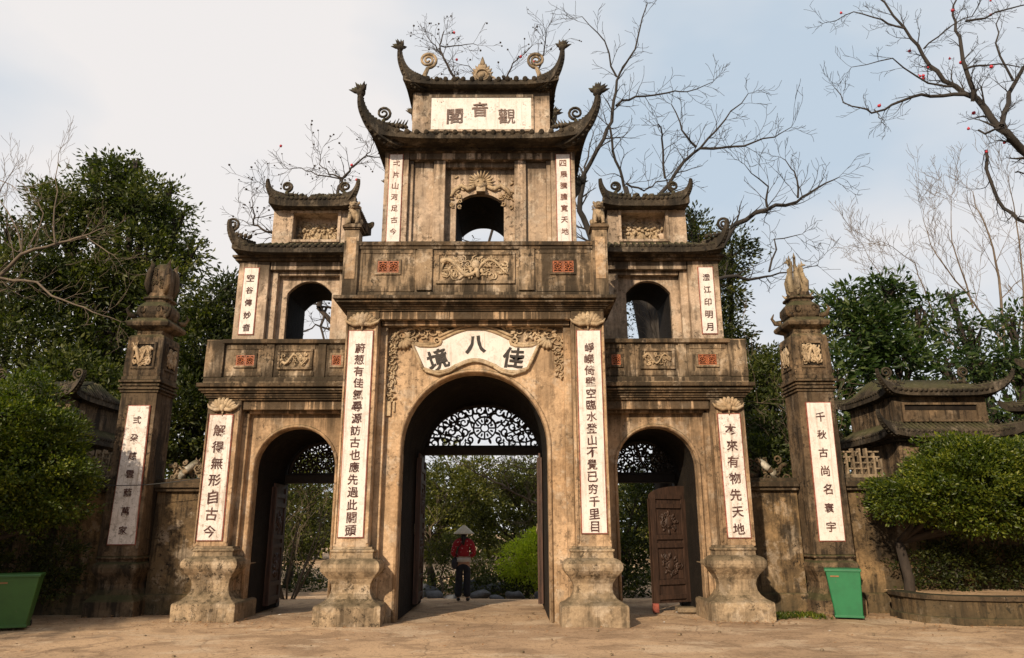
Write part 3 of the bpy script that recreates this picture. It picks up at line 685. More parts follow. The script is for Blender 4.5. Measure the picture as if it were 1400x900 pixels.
def door_leaf(hx, hy, w, h, ang, parent, mat='wood', sgn=1, arched=False, label=None, z0=.1):
    "panelled leaf hung at (hx,hy); local +x runs away from the hinge"
    b = MB()
    if arched:
        P = [(0, 0), (w, 0), (w, h*.90)] + [(w*math.cos(a*math.pi/2/8), h*.90+h*.10*math.sin(a*math.pi/2/8)) for a in range(1, 9)]
        b.prism(P, -.02, .02)
    else: b.box(0, w, -.02, .02, 0, h)
    o = link('door_leaf', b.mesh('door_leaf', mat), parent); o.location = Vector((hx, hy, z0))-WL[parent.name]; o.rotation_euler = (0, 0, ang)
    WL[o.name] = Vector()
    if label: o['label'] = label
    rows = [0, .14, .40, .50, .76, .86, .96]
    st = MB()
    for x0, x1 in ((.0, .13*w), (.87*w, w)): st.box(x0, x1, -.055, .055, .004, h*(.97 if not arched else .88))
    q = link('stile', st.mesh('stile', mat), o)
    for zf in (.03, .15, .46, .53, .80, .88):
        rr = MB(); rr.box(.131*w, .869*w, -.052, .052, h*zf, h*zf+.09); link('rail', rr.mesh('rail', mat), o)
    for z0_, z1_ in ((.18, .45), (.56, .79)):
        pn = MB(); pn.box(.16*w, .84*w, -.028, .028, h*z0_+.04, h*z1_-.02, 0)
        pp = link('door_panel', pn.mesh('door_panel', mat), o)
        cv = MB(); scrolls(cv, .2*w, .8*w, h*z0_+.08, h*z1_-.06, -.03, int(hx*10)+int(z0_*100), .9, .02, False)
        cv.blob((w/2, -.03, h*(z0_+z1_)/2), (.11, .035, .13), 8, 5)
        for k in range(8): a = k*math.pi/4; cv.blob((w/2+.17*math.cos(a), -.032, h*(z0_+z1_)/2+.19*math.sin(a)), (.07, .02, .03), 6, 4, Matrix.Rotation(-a, 3, 'Y'))
        nv = len(cv.v); cv.v += [(x, -y, z) for x, y, z in cv.v[:nv]]; cv.f += [tuple(i+nv for i in f)[::-1] for f in cv.f]; cv.sm += cv.sm[:]
        link('carved_rosette', cv.mesh('carved_rosette', mat), o)
    hd = MB(); hd.box(.90*w, .96*w, -.07, -.05, h*.485, h*.52); hd.tube([(.93*w, -.06, h*.5), (.93*w, -.075, h*.47), (.93*w, -.06, h*.45)], .012, 5); link('door_handle', hd.mesh('door_handle', 'brass'), o)
    return o
door_leaf(-1.35, 3.40, 1.28, 3.1, R(-88), G, label='left leaf of the middle doorway, swung back against the passage wall')
door_leaf(1.35, 3.40, 1.28, 3.1, R(-92), G, label='right leaf of the middle doorway, swung back against the passage wall')

# --- big cornice and parapet of the central block
b = MB()
mould(b, -2.50, 2.50, -.37, 3.75, [(.0, 5.70, 5.735), (.04, 5.735, 5.77), (.09, 5.77, 5.80), (.13, 5.80, 5.825), (.18, 5.825, 5.86), (.09, 5.86, 5.885), (.235, 5.885, 5.955)])
b.part('main_cornice', 'ledge', G, .012)
b = MB(); b.box(-2.62, 2.62, -.42, 3.8, 5.957, 6.07); b.box(-2.60, 2.60, -.39, -.17, 6.07, 6.96)
b.box(-2.60, -2.40, -.17, 3.6, 6.07, 7.0); b.box(2.40, 2.60, -.17, 3.6, 6.07, 7.0)
par = b.part('parapet', 'parapet', G, .015)
b = MB(); b.box(-2.32, 2.32, -.45, -.13, 7.03, 7.12); b.box(-2.32, 2.32, -.42, -.16, 6.963, 7.03); b.part('parapet_rail', 'ledge', par, .012)
b = MB()
for s in (-1, 1):
    b.box(s*.85, s*1.16, -.44, -.388, 6.10, 6.962)
    for x0, x1 in ((1.20, 2.28),):
        b.box(s*x0, s*x1, -.405, -.386, 6.88, 6.962); b.box(s*x0, s*x1, -.405, -.386, 6.08, 6.20); b.box(s*x0, s*(x0+.05), -.403, -.386, 6.20, 6.88); b.box(s*(x1-.05), s*x1, -.403, -.386, 6.20, 6.88)
split(b, 'parapet_stile', 'parapet', par, .01)
framed_relief(-.78, .78, 6.24, 6.90, -.40, par, 21, fr=.06, dens=.8)
b = MB(); b.blob((0, -.46, 6.62), (.09, .06, .10), 8, 6); b.tube([(0, -.44, 6.6), (.03, -.46, 6.48), (.06, -.44, 6.36)], [.05, .045, .04], 6); b.part('relief_head', 'carving', par)
for s in (-1, 1):
    tile_window(min(s*1.47, s*1.98), max(s*1.47, s*1.98), 6.43, 6.76, -.40, par)
    b = MB(); x = s*2.46; b.box(x-.145, x+.145, -.47, -.17, 5.958, 7.36); po = b.part('corner_post', 'parapet', par, .012)
    b = MB(); b.box(x-.10, x+.10, -.482, -.46, 6.32, 7.2); b.part('post_panel', 'plaster', par, .006)
    b = MB(); b.box(x-.16, x+.16, -.50, -.14, 7.36, 7.39); b.box(x-.19, x+.19, -.53, -.11, 7.39, 7.44); b.box(x-.16, x+.16, -.50, -.14, 7.44, 7.48); b.part('post_cap', 'ledge', par, .008)
    # seated guardian lion facing outward over the forecourt
    L_ = MB(); c = Vector((x, -.33, 7.48)); k = 1.0
    L_.blob(c+Vector((s*.0, .10, .11)), (.12, .13, .12), 9, 6)                 # haunch
    L_.tube([c+Vector((0, .09, .12)), c+Vector((0, .0, .24)), c+Vector((0, -.06, .36))], [.12, .115, .10], 9)   # trunk
    L_.blob(c+Vector((0, -.09, .42)), (.095, .095, .085), 9, 6); L_.blob(c+Vector((0, -.18, .39)), (.055, .05, .042), 7, 5); L_.blob(c+Vector((0, -.17, .35)), (.045, .04, .02), 6, 4)
    for q in (-1, 1):
        L_.tube([c+Vector((q*.07, -.06, .27)), c+Vector((q*.08, -.12, .13)), c+Vector((q*.08, -.12, .02))], [.05, .038, .035], 6); L_.blob(c+Vector((q*.08, -.15, .02)), (.04, .06, .025), 6, 4)
        L_.tube([c+Vector((q*.10, .08, .13)), c+Vector((q*.13, -.02, .10)), c+Vector((q*.12, .0, .02))], [.065, .055, .04], 6); L_.blob(c+Vector((q*.12, -.04, .02)), (.04, .06, .025), 6, 4)
        L_.blob(c+Vector((q*.085, -.06, .49)), (.028, .02, .04), 6, 4); L_.blob(c+Vector((q*.04, -.165, .44)), (.022, .02, .02), 6, 4)
    rr = random.Random(5)
    for i in range(22):
        a = rr.uniform(0, 6.28); L_.spiral(c+Vector((math.cos(a)*.10, -.03+abs(math.sin(a))*.06, .40+math.sin(a)*.085)), .03, 1, .012, rr.uniform(0, 6), 1, n=4, steps=6)
    L_.tube([c+Vector((0, .18, .08)), c+Vector((0, .24, .2)), c+Vector((0, .2, .34)), c+Vector((0, .23, .42))], [.035, .045, .05, .01], 6)
    L_.part('guardian_lion', 'pedestal', par)

# --- wings, storey one
for s in (-1, 1):
    X = lambda a: s*a
    def bx(b, x0, x1, *a): return b.box(min(X(x0), X(x1)), max(X(x0), X(x1)), *a)
    cx = X(3.59)
    b = MB(); x0, x1 = sorted((X(2.475), X(5.30))); b.prism(arch_poly(x0, x1, -.1, 4.08, cx, .79, 2.78, .79, 26), .7, 2.7)
    wg = b.part('wing_wall', 'plaster_wing', G, .015)
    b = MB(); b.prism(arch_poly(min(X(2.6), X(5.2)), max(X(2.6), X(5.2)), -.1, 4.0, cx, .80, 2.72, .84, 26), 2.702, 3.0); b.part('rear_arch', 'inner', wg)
    P = [(cx-.83, .7, 0)]+[(cx+.83*math.cos(math.pi*(1-i/26)), .7, 2.78+.83*math.sin(math.pi*(1-i/26))) for i in range(27)]+[(cx+.83, .7, 0)]
    b = MB(); b.tube(P, .032, 6); b.part('arch_moulding', 'plaster_wing', wg)
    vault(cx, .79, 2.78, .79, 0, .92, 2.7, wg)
    b = MB(); bx(b, 4.66, 5.32, .40, 1.2, 1.28, 4.08); bx(b, 4.54, 4.66, .58, .9, 0, 3.92); pl = b.part('pilaster', 'plaster_wing', G, .02)
    b = MB()
    for a0, a1 in ((4.675, 4.71), (5.275, 5.305)): bx(b, a0, a1, .375, .41, 1.36, 3.82)
    split(b, 'border', 'plaster_wing', pl, .008)
    b = MB(); bx(b, 2.51, 4.64, .46, .702, 3.90, 4.08); bx(b, 2.51, 4.62, .58, .702, 3.84, 3.898); b.part('lintel', 'plaster_wing', wg, .012)
    prof = [(.585, -.05), (.585, .28), (.57, .31), (.555, .315), (.47, .36), (.405, .42), (.36, .50), (.345, .60), (.36, .69), (.41, .78), (.47, .85), (.515, .91), (.53, .97), (.52, 1.03), (.485, 1.08), (.42, 1.11), (.38, 1.12), (.375, 1.20), (.40, 1.215), (.40, 1.25), (.36, 1.262), (.36, 1.30)]
    b = MB(); b.square(X(4.90), .70, prof, 1.0); b.part('pedestal', 'pedestal', G, .012)
    b = MB(); lotus(b, X(5.0), 3.93, .39, .60, .26); b.part('lotus_capital', 'carving', pl)
    b = MB(); mould(b, min(X(2.51), X(5.32)), max(X(2.51), X(5.32)), .40, 3.0, [(0, 4.08, 4.12), (.04, 4.12, 4.16), (.07, 4.16, 4.21), (.12, 4.21, 4.25), (.16, 4.25, 4.29), (.08, 4.29, 4.32), (.20, 4.32, 4.40)])
    b.part('wing_cornice', 'ledge', G, .012)
    # parapet
    b = MB(); bx(b, 2.52, 5.42, .27, 3.05, 4.402, 4.52); bx(b, 2.52, 5.38, .32, .50, 4.52, 5.20); bx(b, 5.20, 5.38, .50, 2.9, 4.52, 5.20)
    wp = b.part('parapet', 'parapet', G, .015)
    b = MB(); bx(b, 2.52, 5.10, .25, .54, 5.215, 5.30); bx(b, 2.52, 5.10, .28, .52, 5.20, 5.214); b.part('parapet_rail', 'ledge', wp, .01)
    b = MB(); bx(b, 5.06, 5.42, .26, .56, 4.522, 5.29); bx(b, 4.06, 4.22, .29, .33, 4.52, 5.198); bx(b, 3.02, 3.18, .29, .33, 4.52, 5.198)
    for x0, x1 in ((2.56, 2.98), (3.24, 4.02), (4.28, 5.02)):
        bx(b, x0, x1, .305, .325, 5.10, 5.198); bx(b, x0, x1, .305, .325, 4.55, 4.64)
    split(b, 'parapet_stile', 'parapet', wp, .01)
    xa, xb = sorted((X(3.28), X(3.98))); framed_relief(xa, xb, 4.68, 5.10, .305, wp, 31+s, fr=.055, dens=.9)
    xa, xb = sorted((X(4.40), X(4.86))); tile_window(xa, xb, 4.72, 5.02, .305, wp)
    xa, xb = sorted((X(2.66), X(2.94))); tile_window(xa, xb, 4.72, 5.02, .305, wp, 1)
    t_ = transom(cx+ (.08), 2.80, .80, 2.80, .72, G, 9, rosette=True)
    b = MB(); b.box(cx-.84, cx+.84, 2.68, 2.92, 2.60, 2.78); b.box(cx-.84, cx-.76, 2.68, 2.92, 0, 2.6); b.box(cx+.76, cx+.84, 2.68, 2.92, 0, 2.6); split(b, 'door_frame', 'lattice', G, .01)
    # storey two
    cx2 = X(3.69); x0, x1 = sorted((X(2.14), X(4.62)))
    b = MB(); b.prism(arch_poly(x0, x1, 4.52, 7.22, cx2, .485, 6.56, .28, 20, pointed=1), 1.18, 2.55); u = b.part('upper_wing_wall', 'plaster_top', G, .012)
    b = MB()   # stepped jambs around the opening
    bx(b, 4.52, 5.18, .90, 2.6, 4.521, 7.20)                    # end pier
    bx(b, 2.15, 4.50, .92, 1.18, 7.02, 7.20); bx(b, 4.36, 4.518, 1.02, 1.18, 4.53, 7.02); bx(b, 2.5, 4.34, 1.04, 1.179, 6.93, 7.018)
    bx(b, 2.2, 3.02, 1.02, 1.18, 4.53, 6.93)
    split(b, 'upper_wing_pier', 'plaster_top', u, .012)
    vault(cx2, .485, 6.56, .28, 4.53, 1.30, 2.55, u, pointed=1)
    couplet('空谷傳妙音' if s < 0 else '澄江印明月', *sorted((X(4.74), X(5.04))), 5.57, 7.04, .895, G, mat='panel', ink='ink', size=.52)
    # eaves, storey-two roof
    b = MB(); bx(b, 2.15, 5.25, .83, 2.62, 7.20, 7.26); bx(b, 2.15, 5.30, .77, 2.66, 7.262, 7.31); b.part('eave_moulding', 'ledge', u, .01)
    rf = skirt(X(3.72), 1.72, 1.46, 1.14, .95, .70, 7.40, 7.64, G, lift=.08, th=.11, ntile=22, horns=(.09, .55), pieces=False, hornbig=.9, tips=False, seed=3, sides_x=(s,), ha=.42)
    q = MB(); ring_scroll(q, (X(5.28), .56, 7.93), .15, s, .95); q.part('scroll_ornament', 'roof', rf)
    q = MB(); bx(q, 2.16, 2.9, .62, 2.3, 7.33, 7.40); q.part('eave_return', 'roof', rf)
    # attic box
    b = MB(); bx(b, 2.86, 3.15, 1.10, 2.34, 7.5, 8.54); bx(b, 4.15, 4.60, 1.10, 2.34, 7.5, 8.54); bx(b, 3.15, 4.15, 1.10, 2.34, 7.5, 7.78); bx(b, 3.15, 4.15, 1.10, 2.34, 8.42, 8.54); bx(b, 3.15, 4.15, 1.42, 2.34, 7.78, 8.42)
    at_ = b.part('attic_box', 'plaster_top', G, kind='stuff')
    b = MB(); bx(b, 3.09, 3.155, 1.06, 1.13, 7.72, 8.48); bx(b, 4.145, 4.21, 1.06, 1.13, 7.72, 8.48); bx(b, 3.156, 4.144, 1.062, 1.13, 7.722, 7.785); bx(b, 3.156, 4.144, 1.062, 1.13, 8.415, 8.478); split(b, 'relief_frame', 'plaster_top', at_, .008)
    xa, xb = sorted((X(3.15), X(4.15))); q = MB(); scrolls(q, xa+.03, xb-.03, 7.79, 8.36, 1.41, 41+s, 1.5, .03, False)
    rq = random.Random(3+s)
    for k in range(5):      # a small landscape: trunks with leafy heads, a rock and a beast
        x_ = xa+.15+k*.18; q.tube([(x_, 1.40, 7.8), (x_+rq.uniform(-.05, .05), 1.37, 7.95), (x_+rq.uniform(-.08, .08), 1.38, 8.05)], [.035, .03, .02], 5)
        for j in range(6): q.blob((x_+rq.uniform(-.10, .10), 1.37, 8.08+rq.uniform(-.10, .14)), (.05, .05, .03), 6, 4, Matrix.Rotation(rq.uniform(0, 3), 3, 'Y'))
    q.part('carved_relief', 'carving', at_, kind='stuff')
    r2 = skirt(X(3.68), 1.72, .92, .90, .30, .12, 8.64, 8.90, G, lift=.06, th=.17, ntile=18, horns=(.05, .40), pieces=False, hornbig=.82, tips=False, seed=9, ha=.36)
    b = MB(); xc = X(3.73); b.box(xc-.75, xc+.75, 1.66, 1.80, 8.80, 9.03)
    rr = random.Random(50+s)
    for k in range(34):
        xx = xc+rr.uniform(-.78, .78); b.blob((xx, 1.6+rr.uniform(-.1, .05), 9.03+rr.uniform(-.05, .05)), (.08, .06, .05), 6, 4, Matrix.Rotation(rr.uniform(-1, 1), 3, 'Y')); b.tube([(xx, 1.62, 9.0), (xx+rr.uniform(-.05, .05), 1.6, 9.14)], [.035, .006], 4)
    b.part('roof_ridge', 'roof', r2, .01)
    for q_ in (-1, 1):
        q = MB(); ring_scroll(q, (xc+q_*.66, 1.2, 9.12), .125, q_, 1.0); q.part('scroll_ornament', 'roof', r2)
couplet('解得無形自古今', -5.24, -4.80, 1.41, 3.78, .39, G, mat='panel_dirty', ink='ink', size=.52, x1b=-4.78)
couplet('本來有物先天地', 4.78, 5.20, 1.44, 3.78, .39, G, mat='panel_dirty', ink='ink', size=.52, x0b=4.80, x1b=5.22)
door_leaf(4.36, 1.95, .92, 2.32, R(207), G, 'door_wood', arched=True, label='carved brown leaf standing half open in the right hand doorway', z0=.16)
door_leaf(-4.34, 2.66, .84, 2.45, R(-88), G, 'wood', label='dark leaf folded back in the left hand doorway')

# --- centre, storey two
b = MB(); b.prism(arch_poly(-1.62, 1.62, 5.95, 9.72, 0, .54, 8.70, .25, 22, pointed=1), 1.22, 3.2); u2 = b.part('tower_wall', 'plaster_top', G, .012)
b = MB()
for s in (-1, 1):
    b.box(s*1.60, s*2.135, .90, 3.22, 5.96, 9.82); b.box(s*.78, s*1.04, .98, 1.22, 5.97, 9.66); b.box(s*1.50, s*1.598, 1.0, 1.22, 5.98, 9.66)
    b.box(s*1.04, s*1.5, 1.08, 1.219, 5.99, 9.66)
b.box(-1.60, 1.60, .93, 1.4, 9.665, 9.82); split(b, 'tower_pier', 'plaster_top', u2, .014)
b = MB(); b.box(-.78, .78, 1.10, 1.22, 9.55, 9.664); b.part('recess_lintel', 'plaster_top', u2)
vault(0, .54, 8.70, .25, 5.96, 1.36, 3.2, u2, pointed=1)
couplet('弌片山河足古今', -2.02, -1.74, 7.62, 9.75, .895, G, mat='panel', ink='sepia_ink', size=.52, fill=.90, first=.04, bold=.004)
couplet('四展騰膽寬天地', 1.72, 2.02, 7.62, 9.75, .895, G, mat='panel', ink='sepia_ink', size=.52, fill=.90, first=.04, bold=.004)
# dragon mask over the upper arch
b = MB(); c = Vector((.02, 1.18, 9.18)); rr = random.Random(4)
b.blob(c, (.17, .10, .13), 10, 7); b.blob(c+Vector((0, -.09, -.10)), (.10, .07, .06), 8, 5); b.box(-.08, .12, 1.06, 1.2, 8.94, 9.05)
for i in range(13):
    a = R(-100+i*16.6); d = Vector((math.sin(a), -.15, math.cos(a))); b.tube([c+d*.12, c+d*.22, c+d*rr.uniform(.29, .34)], [.035, .03, .005], 5)
for s in (-1, 1):
    b.blob(c+Vector((s*.07, -.09, .03)), .032, 6, 5)
    b.tube([c+Vector((s*.15, 0, -.06)), c+Vector((s*.3, 0, -.14)), c+Vector((s*.45, 0, -.05)), c+Vector((s*.6, 0, -.16)), c+Vector((s*.68, 0, -.32))], [.05, .06, .055, .05, .03], 7)
    for i in range(7): b.spiral((c.x+s*rr.uniform(.45, .7), 1.2, c.z-.2-rr.uniform(.0, .38)), .06, 1.2, .018, rr.uniform(0, 6), s, n=4, steps=9)
    for i in range(8): b.blob((c.x+s*rr.uniform(.35, .72), 1.2, c.z+rr.uniform(-.4, .25)), (.06, .03, .02), 6, 4, Matrix.Rotation(rr.uniform(0, 3), 3, 'Y'))
b.part('dragon_mask_carving', 'carving', u2)
b = MB(); mould(b, -2.135, 2.135, .90, 3.22, [(.0, 9.822, 9.86), (.05, 9.861, 9.90), (.12, 9.901, 9.935)]); b.part('eave_moulding', 'ledge', u2, .01)
r3 = skirt(0, 2.06, 2.32, 1.66, 1.60, .80, 10.02, 10.46, G, lift=.12, th=.13, ntile=22, horns=(.22, .82), hornbig=1.4, seed=20, ha=.62)
for s in (-1, 1):
    q = MB(); ring_scroll(q, (s*2.16, .58, 10.62), .17, s, 1.0)
    for i in range(5): q.blob((s*(1.95-.07*i), .62, 10.34-.01*i), (.08, .05, .05), 6, 4, Matrix.Rotation(i*.7*s, 3, 'Y')); q.tube([(s*(1.95-.07*i), .62, 10.34), (s*(1.88-.07*i), .58, 10.46)], [.03, .004], 4)
    q.part('scroll_ornament', 'roof', r3)
# attic with the name plaque
b = MB(); b.box(-1.62, 1.62, 1.30, 2.85, 10.40, 11.62); a3 = b.part('tower_attic', 'plaster_top', G, .012)
b = MB()
for x0, x1, z0, z1 in ((-1.24, 1.24, 11.46, 11.54), (-1.24, 1.24, 10.56, 10.62), (-1.24, -1.18, 10.62, 11.46), (1.18, 1.24, 10.62, 11.46)): b.box(x0, x1, 1.25, 1.31, z0, z1)
split(b, 'plaque_frame', 'plaster_top', a3, .01)
b = MB(); b.box(-1.18, 1.18, 1.27, 1.31, 10.62, 11.46); pq = b.part('name_plaque', 'panel', a3)
character('閣', -.62, 10.96, 1.262, .37, .40, 'faded_ink', pq, bold=.018); character('音', -.03, 11.14, 1.262, .37, .42, 'faded_ink', pq, bold=.018); character('觀', .60, 10.96, 1.262, .40, .40, 'faded_ink', pq, bold=.008)
b = MB(); rr = random.Random(8)
for cx_, cz, n_ in ((-1.0, 11.32, 7), (-1.0, 10.76, 6), (-.3, 10.95, 12), (.3, 11.15, 10), (1.0, 10.76, 9), (.95, 11.36, 4)):
    for i in range(n_):
        x, z = cx_+rr.gauss(0, .09), cz+rr.gauss(0, .07); a = rr.uniform(0, 6.28); l = rr.uniform(.02, .05)
        b.tube([(x, 1.266, z), (x+l*math.cos(a), 1.266, z+l*math.sin(a))], [.007, .003], 4)
b.part('ink_sprig_painting', flat('faint_ink', (.52, .42, .38), .8, .3, 9, bmp=0), pq, kind='stuff')
b = MB(); mould(b, -1.62, 1.62, 1.30, 2.85, [(.0, 11.622, 11.65), (.06, 11.651, 11.69)]); b.part('eave_moulding', 'ledge', a3, .01)
r4 = skirt(0, 2.075, 1.76, 1.05, .95, .12, 11.78, 12.12, G, lift=.10, th=.12, ntile=17, horns=(.10, .74), hornbig=1.15, seed=30, ha=.5)
b = MB(); b.box(-1.12, 1.12, 1.98, 2.16, 12.0, 12.24); rr = random.Random(3)
for k in range(46):
    s = rr.choice((-1, 1)); x = s*rr.uniform(.35, 1.5); z = 12.22-.10*max(0, abs(x)-.9)*2; b.blob((x, 1.75+rr.uniform(-.1, .1), z+rr.uniform(-.05, .05)), (.08, .06, .045), 6, 4, Matrix.Rotation(rr.uniform(-1.3, 1.3), 3, 'Y'))
b.part('roof_ridge', 'roof', r4, .01)
for s in (-1, 1):
    q = MB(); q.spiral((s*1.33, 1.6, 12.72), .22, 2.2, .042, -math.pi/2, -s, n=6, steps=34, end=.15); q.tube([(s*1.33, 1.6, 12.5), (s*1.40, 1.6, 12.3), (s*1.42, 1.6, 12.12)], [.05, .06, .09], 7)
    q.part('dragon_tail_scroll', 'pedestal', r4)
q = MB(); fz = 12.22
q.blob((0, 1.8, fz+.15), (.26, .14, .17), 10, 7); q.spiral((0, 1.68, fz+.15), .16, 1, .03, 0, 1, n=5, steps=16, end=1); q.blob((0, 1.68, fz+.15), (.075, .05, .075), 8, 6)
for i in range(9):
    a = R(-80+i*20); d = Vector((math.sin(a)*.9, 0, math.cos(a)))
    q.tube([Vector((0, 1.78, fz+.2))+d*.1, Vector((0, 1.78, fz+.2))+d*.22, Vector((0, 1.78, fz+.24))+d*.30], [.05, .05, .008], 5)
q.blob((0, 1.78, fz+.42), (.13, .08, .12), 8, 6); q.tube([(0, 1.78, fz+.45), (0, 1.78, fz+.58), (0, 1.78, fz+.72)], [.09, .055, .012], 7)
for s in (-1, 1): q.spiral((s*.24, 1.72, fz+.04), .08, 1.2, .025, 0, s, n=5)
q.part('flaming_pearl_finial', 'pedestal', r4)

# ================================================================== FREE-STANDING GATE PILLARS
def pillar(s):
    cx = s*7.045; cy = 1.42
    T = thing('gate_pillar', ('tall dark square pillar left of the gate, shaded at its foot, under a stone finial' if s < 0 else 'tall square pillar right of the gate with a pale flame finial against the sky'), 'pillar', (cx, cy, 0), 'free-standing pillars flanking the gate')
    b = MB(); b.square(cx, cy, [(.55, -.05), (.55, .26), (.52, .30), (.43, .38), (.38, .48), (.37, .58), (.42, .70), (.49, .80), (.51, .88), (.48, .96), (.42, .99), (.42, 1.03), (.47, 1.05), (.47, 1.08), (.44, 1.10)]); b.part('pedestal', 'dark_stone', T, .012)
    b = MB(); b.square(cx, cy, [(.455, 1.10), (.425, 4.36)]); sh = b.part('shaft', 'dark_stone', T, .015)
    b = MB()
    for a0, a1, h in ((4.36, 4.40, .46), (4.42, 4.46, .49), (4.50, 4.54, .47), (4.57, 4.62, .50), (4.63, 4.70, .46)): b.square(cx, cy, [(h, a0), (h, a1)])
    b.square(cx, cy, [(.43, 4.355), (.43, 4.705)]); b.part('neck_moulding', 'dark_stone', T, .008, kind='stuff')
    b = MB(); b.square(cx, cy, [(.43, 4.70), (.45, 4.78), (.43, 5.54), (.40, 5.60)]); hd = b.part('head_block', 'dark_stone', T, .012)
    for side in (0, 1):
        P = MB(); f = MB(); sc_ = MB()
        x0, x1, z0, z1 = cx-.28, cx+.28, 4.86, 5.44
        for bb in ((x0, x1, z1-.05, z1), (x0, x1, z0, z0+.05), (x0, x0+.05, z0+.05, z1-.05), (x1-.05, x1, z0+.05, z1-.05)): f.box(bb[0], bb[1], cy-.475, cy-.43, bb[2], bb[3])
        P.box(x0+.05, x1-.05, cy-.448, cy-.42, z0+.05, z1-.05)  # near-black ground painted for the shade of a deep recess
        scrolls(sc_, x0+.05, x1-.05, z0+.05, z1-.05, cy-.46, 60+s+side*5, 2.2, .022, True)
        if side:
            for q in (P, f, sc_):
                q.v = [(cx + s*(y-cy), cy + (x-cx), z) for x, y, z in q.v]   # the face turned towards the gate
                if s > 0: q.f = [t[::-1] for t in q.f]
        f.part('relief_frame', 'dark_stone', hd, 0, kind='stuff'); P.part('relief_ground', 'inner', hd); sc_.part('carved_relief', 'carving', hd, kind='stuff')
    b = MB(); b.square(cx, cy, [(.36, 5.60), (.33, 5.64), (.33, 5.72), (.37, 5.75)])
    for i in range(10): b.spiral((cx-.3+.067*i, cy-.34, 5.68), .03, 1.1, .012, i, 1, n=4, steps=7)
    b.part('carved_neck', 'dark_stone', T, kind='stuff')
    b = MB(); b.square(cx, cy, [(.40, 5.74), (.54, 5.80), (.57, 5.86), (.55, 5.90), (.46, 5.96), (.40, 6.00)]); b.part('cap_slab', 'dark_stone', T, .01)
    b = MB(); b.square(cx, cy, [(.36, 5.98), (.42, 6.04), (.46, 6.14), (.45, 6.25), (.36, 6.34), (.30, 6.38), (.30, 6.43), (.36, 6.45), (.36, 6.48), (.27, 6.52), (.27, 6.60)], rnd=.5)
    for q in (-1, 1):
        for w in (-1, 1): b.tube([(cx+q*.38, cy+w*.38, 6.02), (cx+q*.52, cy+w*.5, 6.04), (cx+q*.58, cy+w*.55, 6.16), (cx+q*.53, cy+w*.5, 6.26)], [.07, .06, .04, .012], 6); b.spiral((cx+q*.22, cy-.45*1, 6.18), .09, 1.2, .022, 0, q, n=4)
    b.part('swelling_cap', 'dark_stone', T, .0)
    # finial: four birds back to back, their tails raised like flames
    f = MB(); rr = random.Random(70)
    if s > 0:
        for k, (q, w) in enumerate(((-1, -.6), (1, -.6), (-1, .6), (1, .6), (-.25, -.9), (.25, .9))):
            d = Vector((q, w*.8, 0)).normalized(); c = Vector((cx, cy, 6.60)); h = .86-.12*(k % 2)+.05*(k > 3)
            pts = [c+d*.08, c+d*.24+Vector((0, 0, .12)), c+d*.26+Vector((0, 0, .30)), c+d*.19+Vector((0, 0, h*.58)), c+d*.13+Vector((0, 0, h*.80)), c+d*.20+Vector((0, 0, h*.95)), c+d*.31+Vector((0, 0, h*.93))]
            f.tube(pts, [.09, .10, .095, .065, .035, .045, .008], 7)
            f.tube([pts[5], pts[5]+Vector((0, 0, .10))], [.035, .006], 5)
            f.tube([pts[0], pts[0]+d*.28+Vector((0, 0, -.02)), pts[0]+d*.36+Vector((0, 0, .05))], [.05, .035, .008], 5)
            f.tube([pts[4], pts[4]+Vector((0, 0, .12))+d*-.04], [.04, .006], 5)
            for z in (.15, .3, .45, .58): f.blob(c+d*(.30-z*.2)+Vector((0, 0, z)), (.06, .05, .09), 6, 4)
    else:
        f.square(cx, cy, [(.24, 6.60), (.27, 6.70), (.28, 6.95), (.25, 7.15), (.17, 7.30), (.10, 7.34)], rnd=.4)
        for q in (-1, 1):
            for w in (-1, 1):
                c = Vector((cx+q*.22, cy+w*.22, 6.62)); f.tube([c, c+Vector((q*.07, w*.07, .2)), c+Vector((q*.05, w*.05, .48)), c+Vector((q*.01, w*.01, .66)), c+Vector((q*.07, w*.05, .78))], [.08, .10, .09, .06, .01], 6)
        for i in range(10): f.spiral((cx+rr.uniform(-.15, .15), cy-.29, rr.uniform(6.7, 7.15)), .06, 1.1, .018, rr.uniform(0, 6), 1, n=4, steps=8)
    f.part('phoenix_finial', 'pale_carving' if s > 0 else 'dark_stone', T)
    seen_ = set()
    for ch in T.children_recursive:          # slim the pillar: everything is drawn about its own axis
        if ch.data.name in seen_: continue
        seen_.add(ch.data.name); k = .74 if 'finial' in ch.name else (.80 if ('cap' in ch.name or 'neck' == ch.name[-4:]) else .88)
        ch.data.transform(Matrix.Diagonal((k, k, 1, 1)))
        if 'finial' in ch.name: ch.data.transform(Matrix.Translation((0, 0, -.03)))
    if s < 0: couplet('弍朶慈雲蔭萬家', -7.20, -6.78, 1.33, 4.07, cy-.40, T, mat='panel_dirty', ink='ink', size=.38, x0b=-7.25, x1b=-6.72, fill=.93, first=.04)
    else: couplet('千秋古尚名寰宇', 6.81, 7.30, 1.37, 4.11, cy-.40, T, mat='panel', ink='ink', size=.38, x0b=6.78, x1b=7.27, fill=.93, first=.04)
pillar(-1); pillar(1)

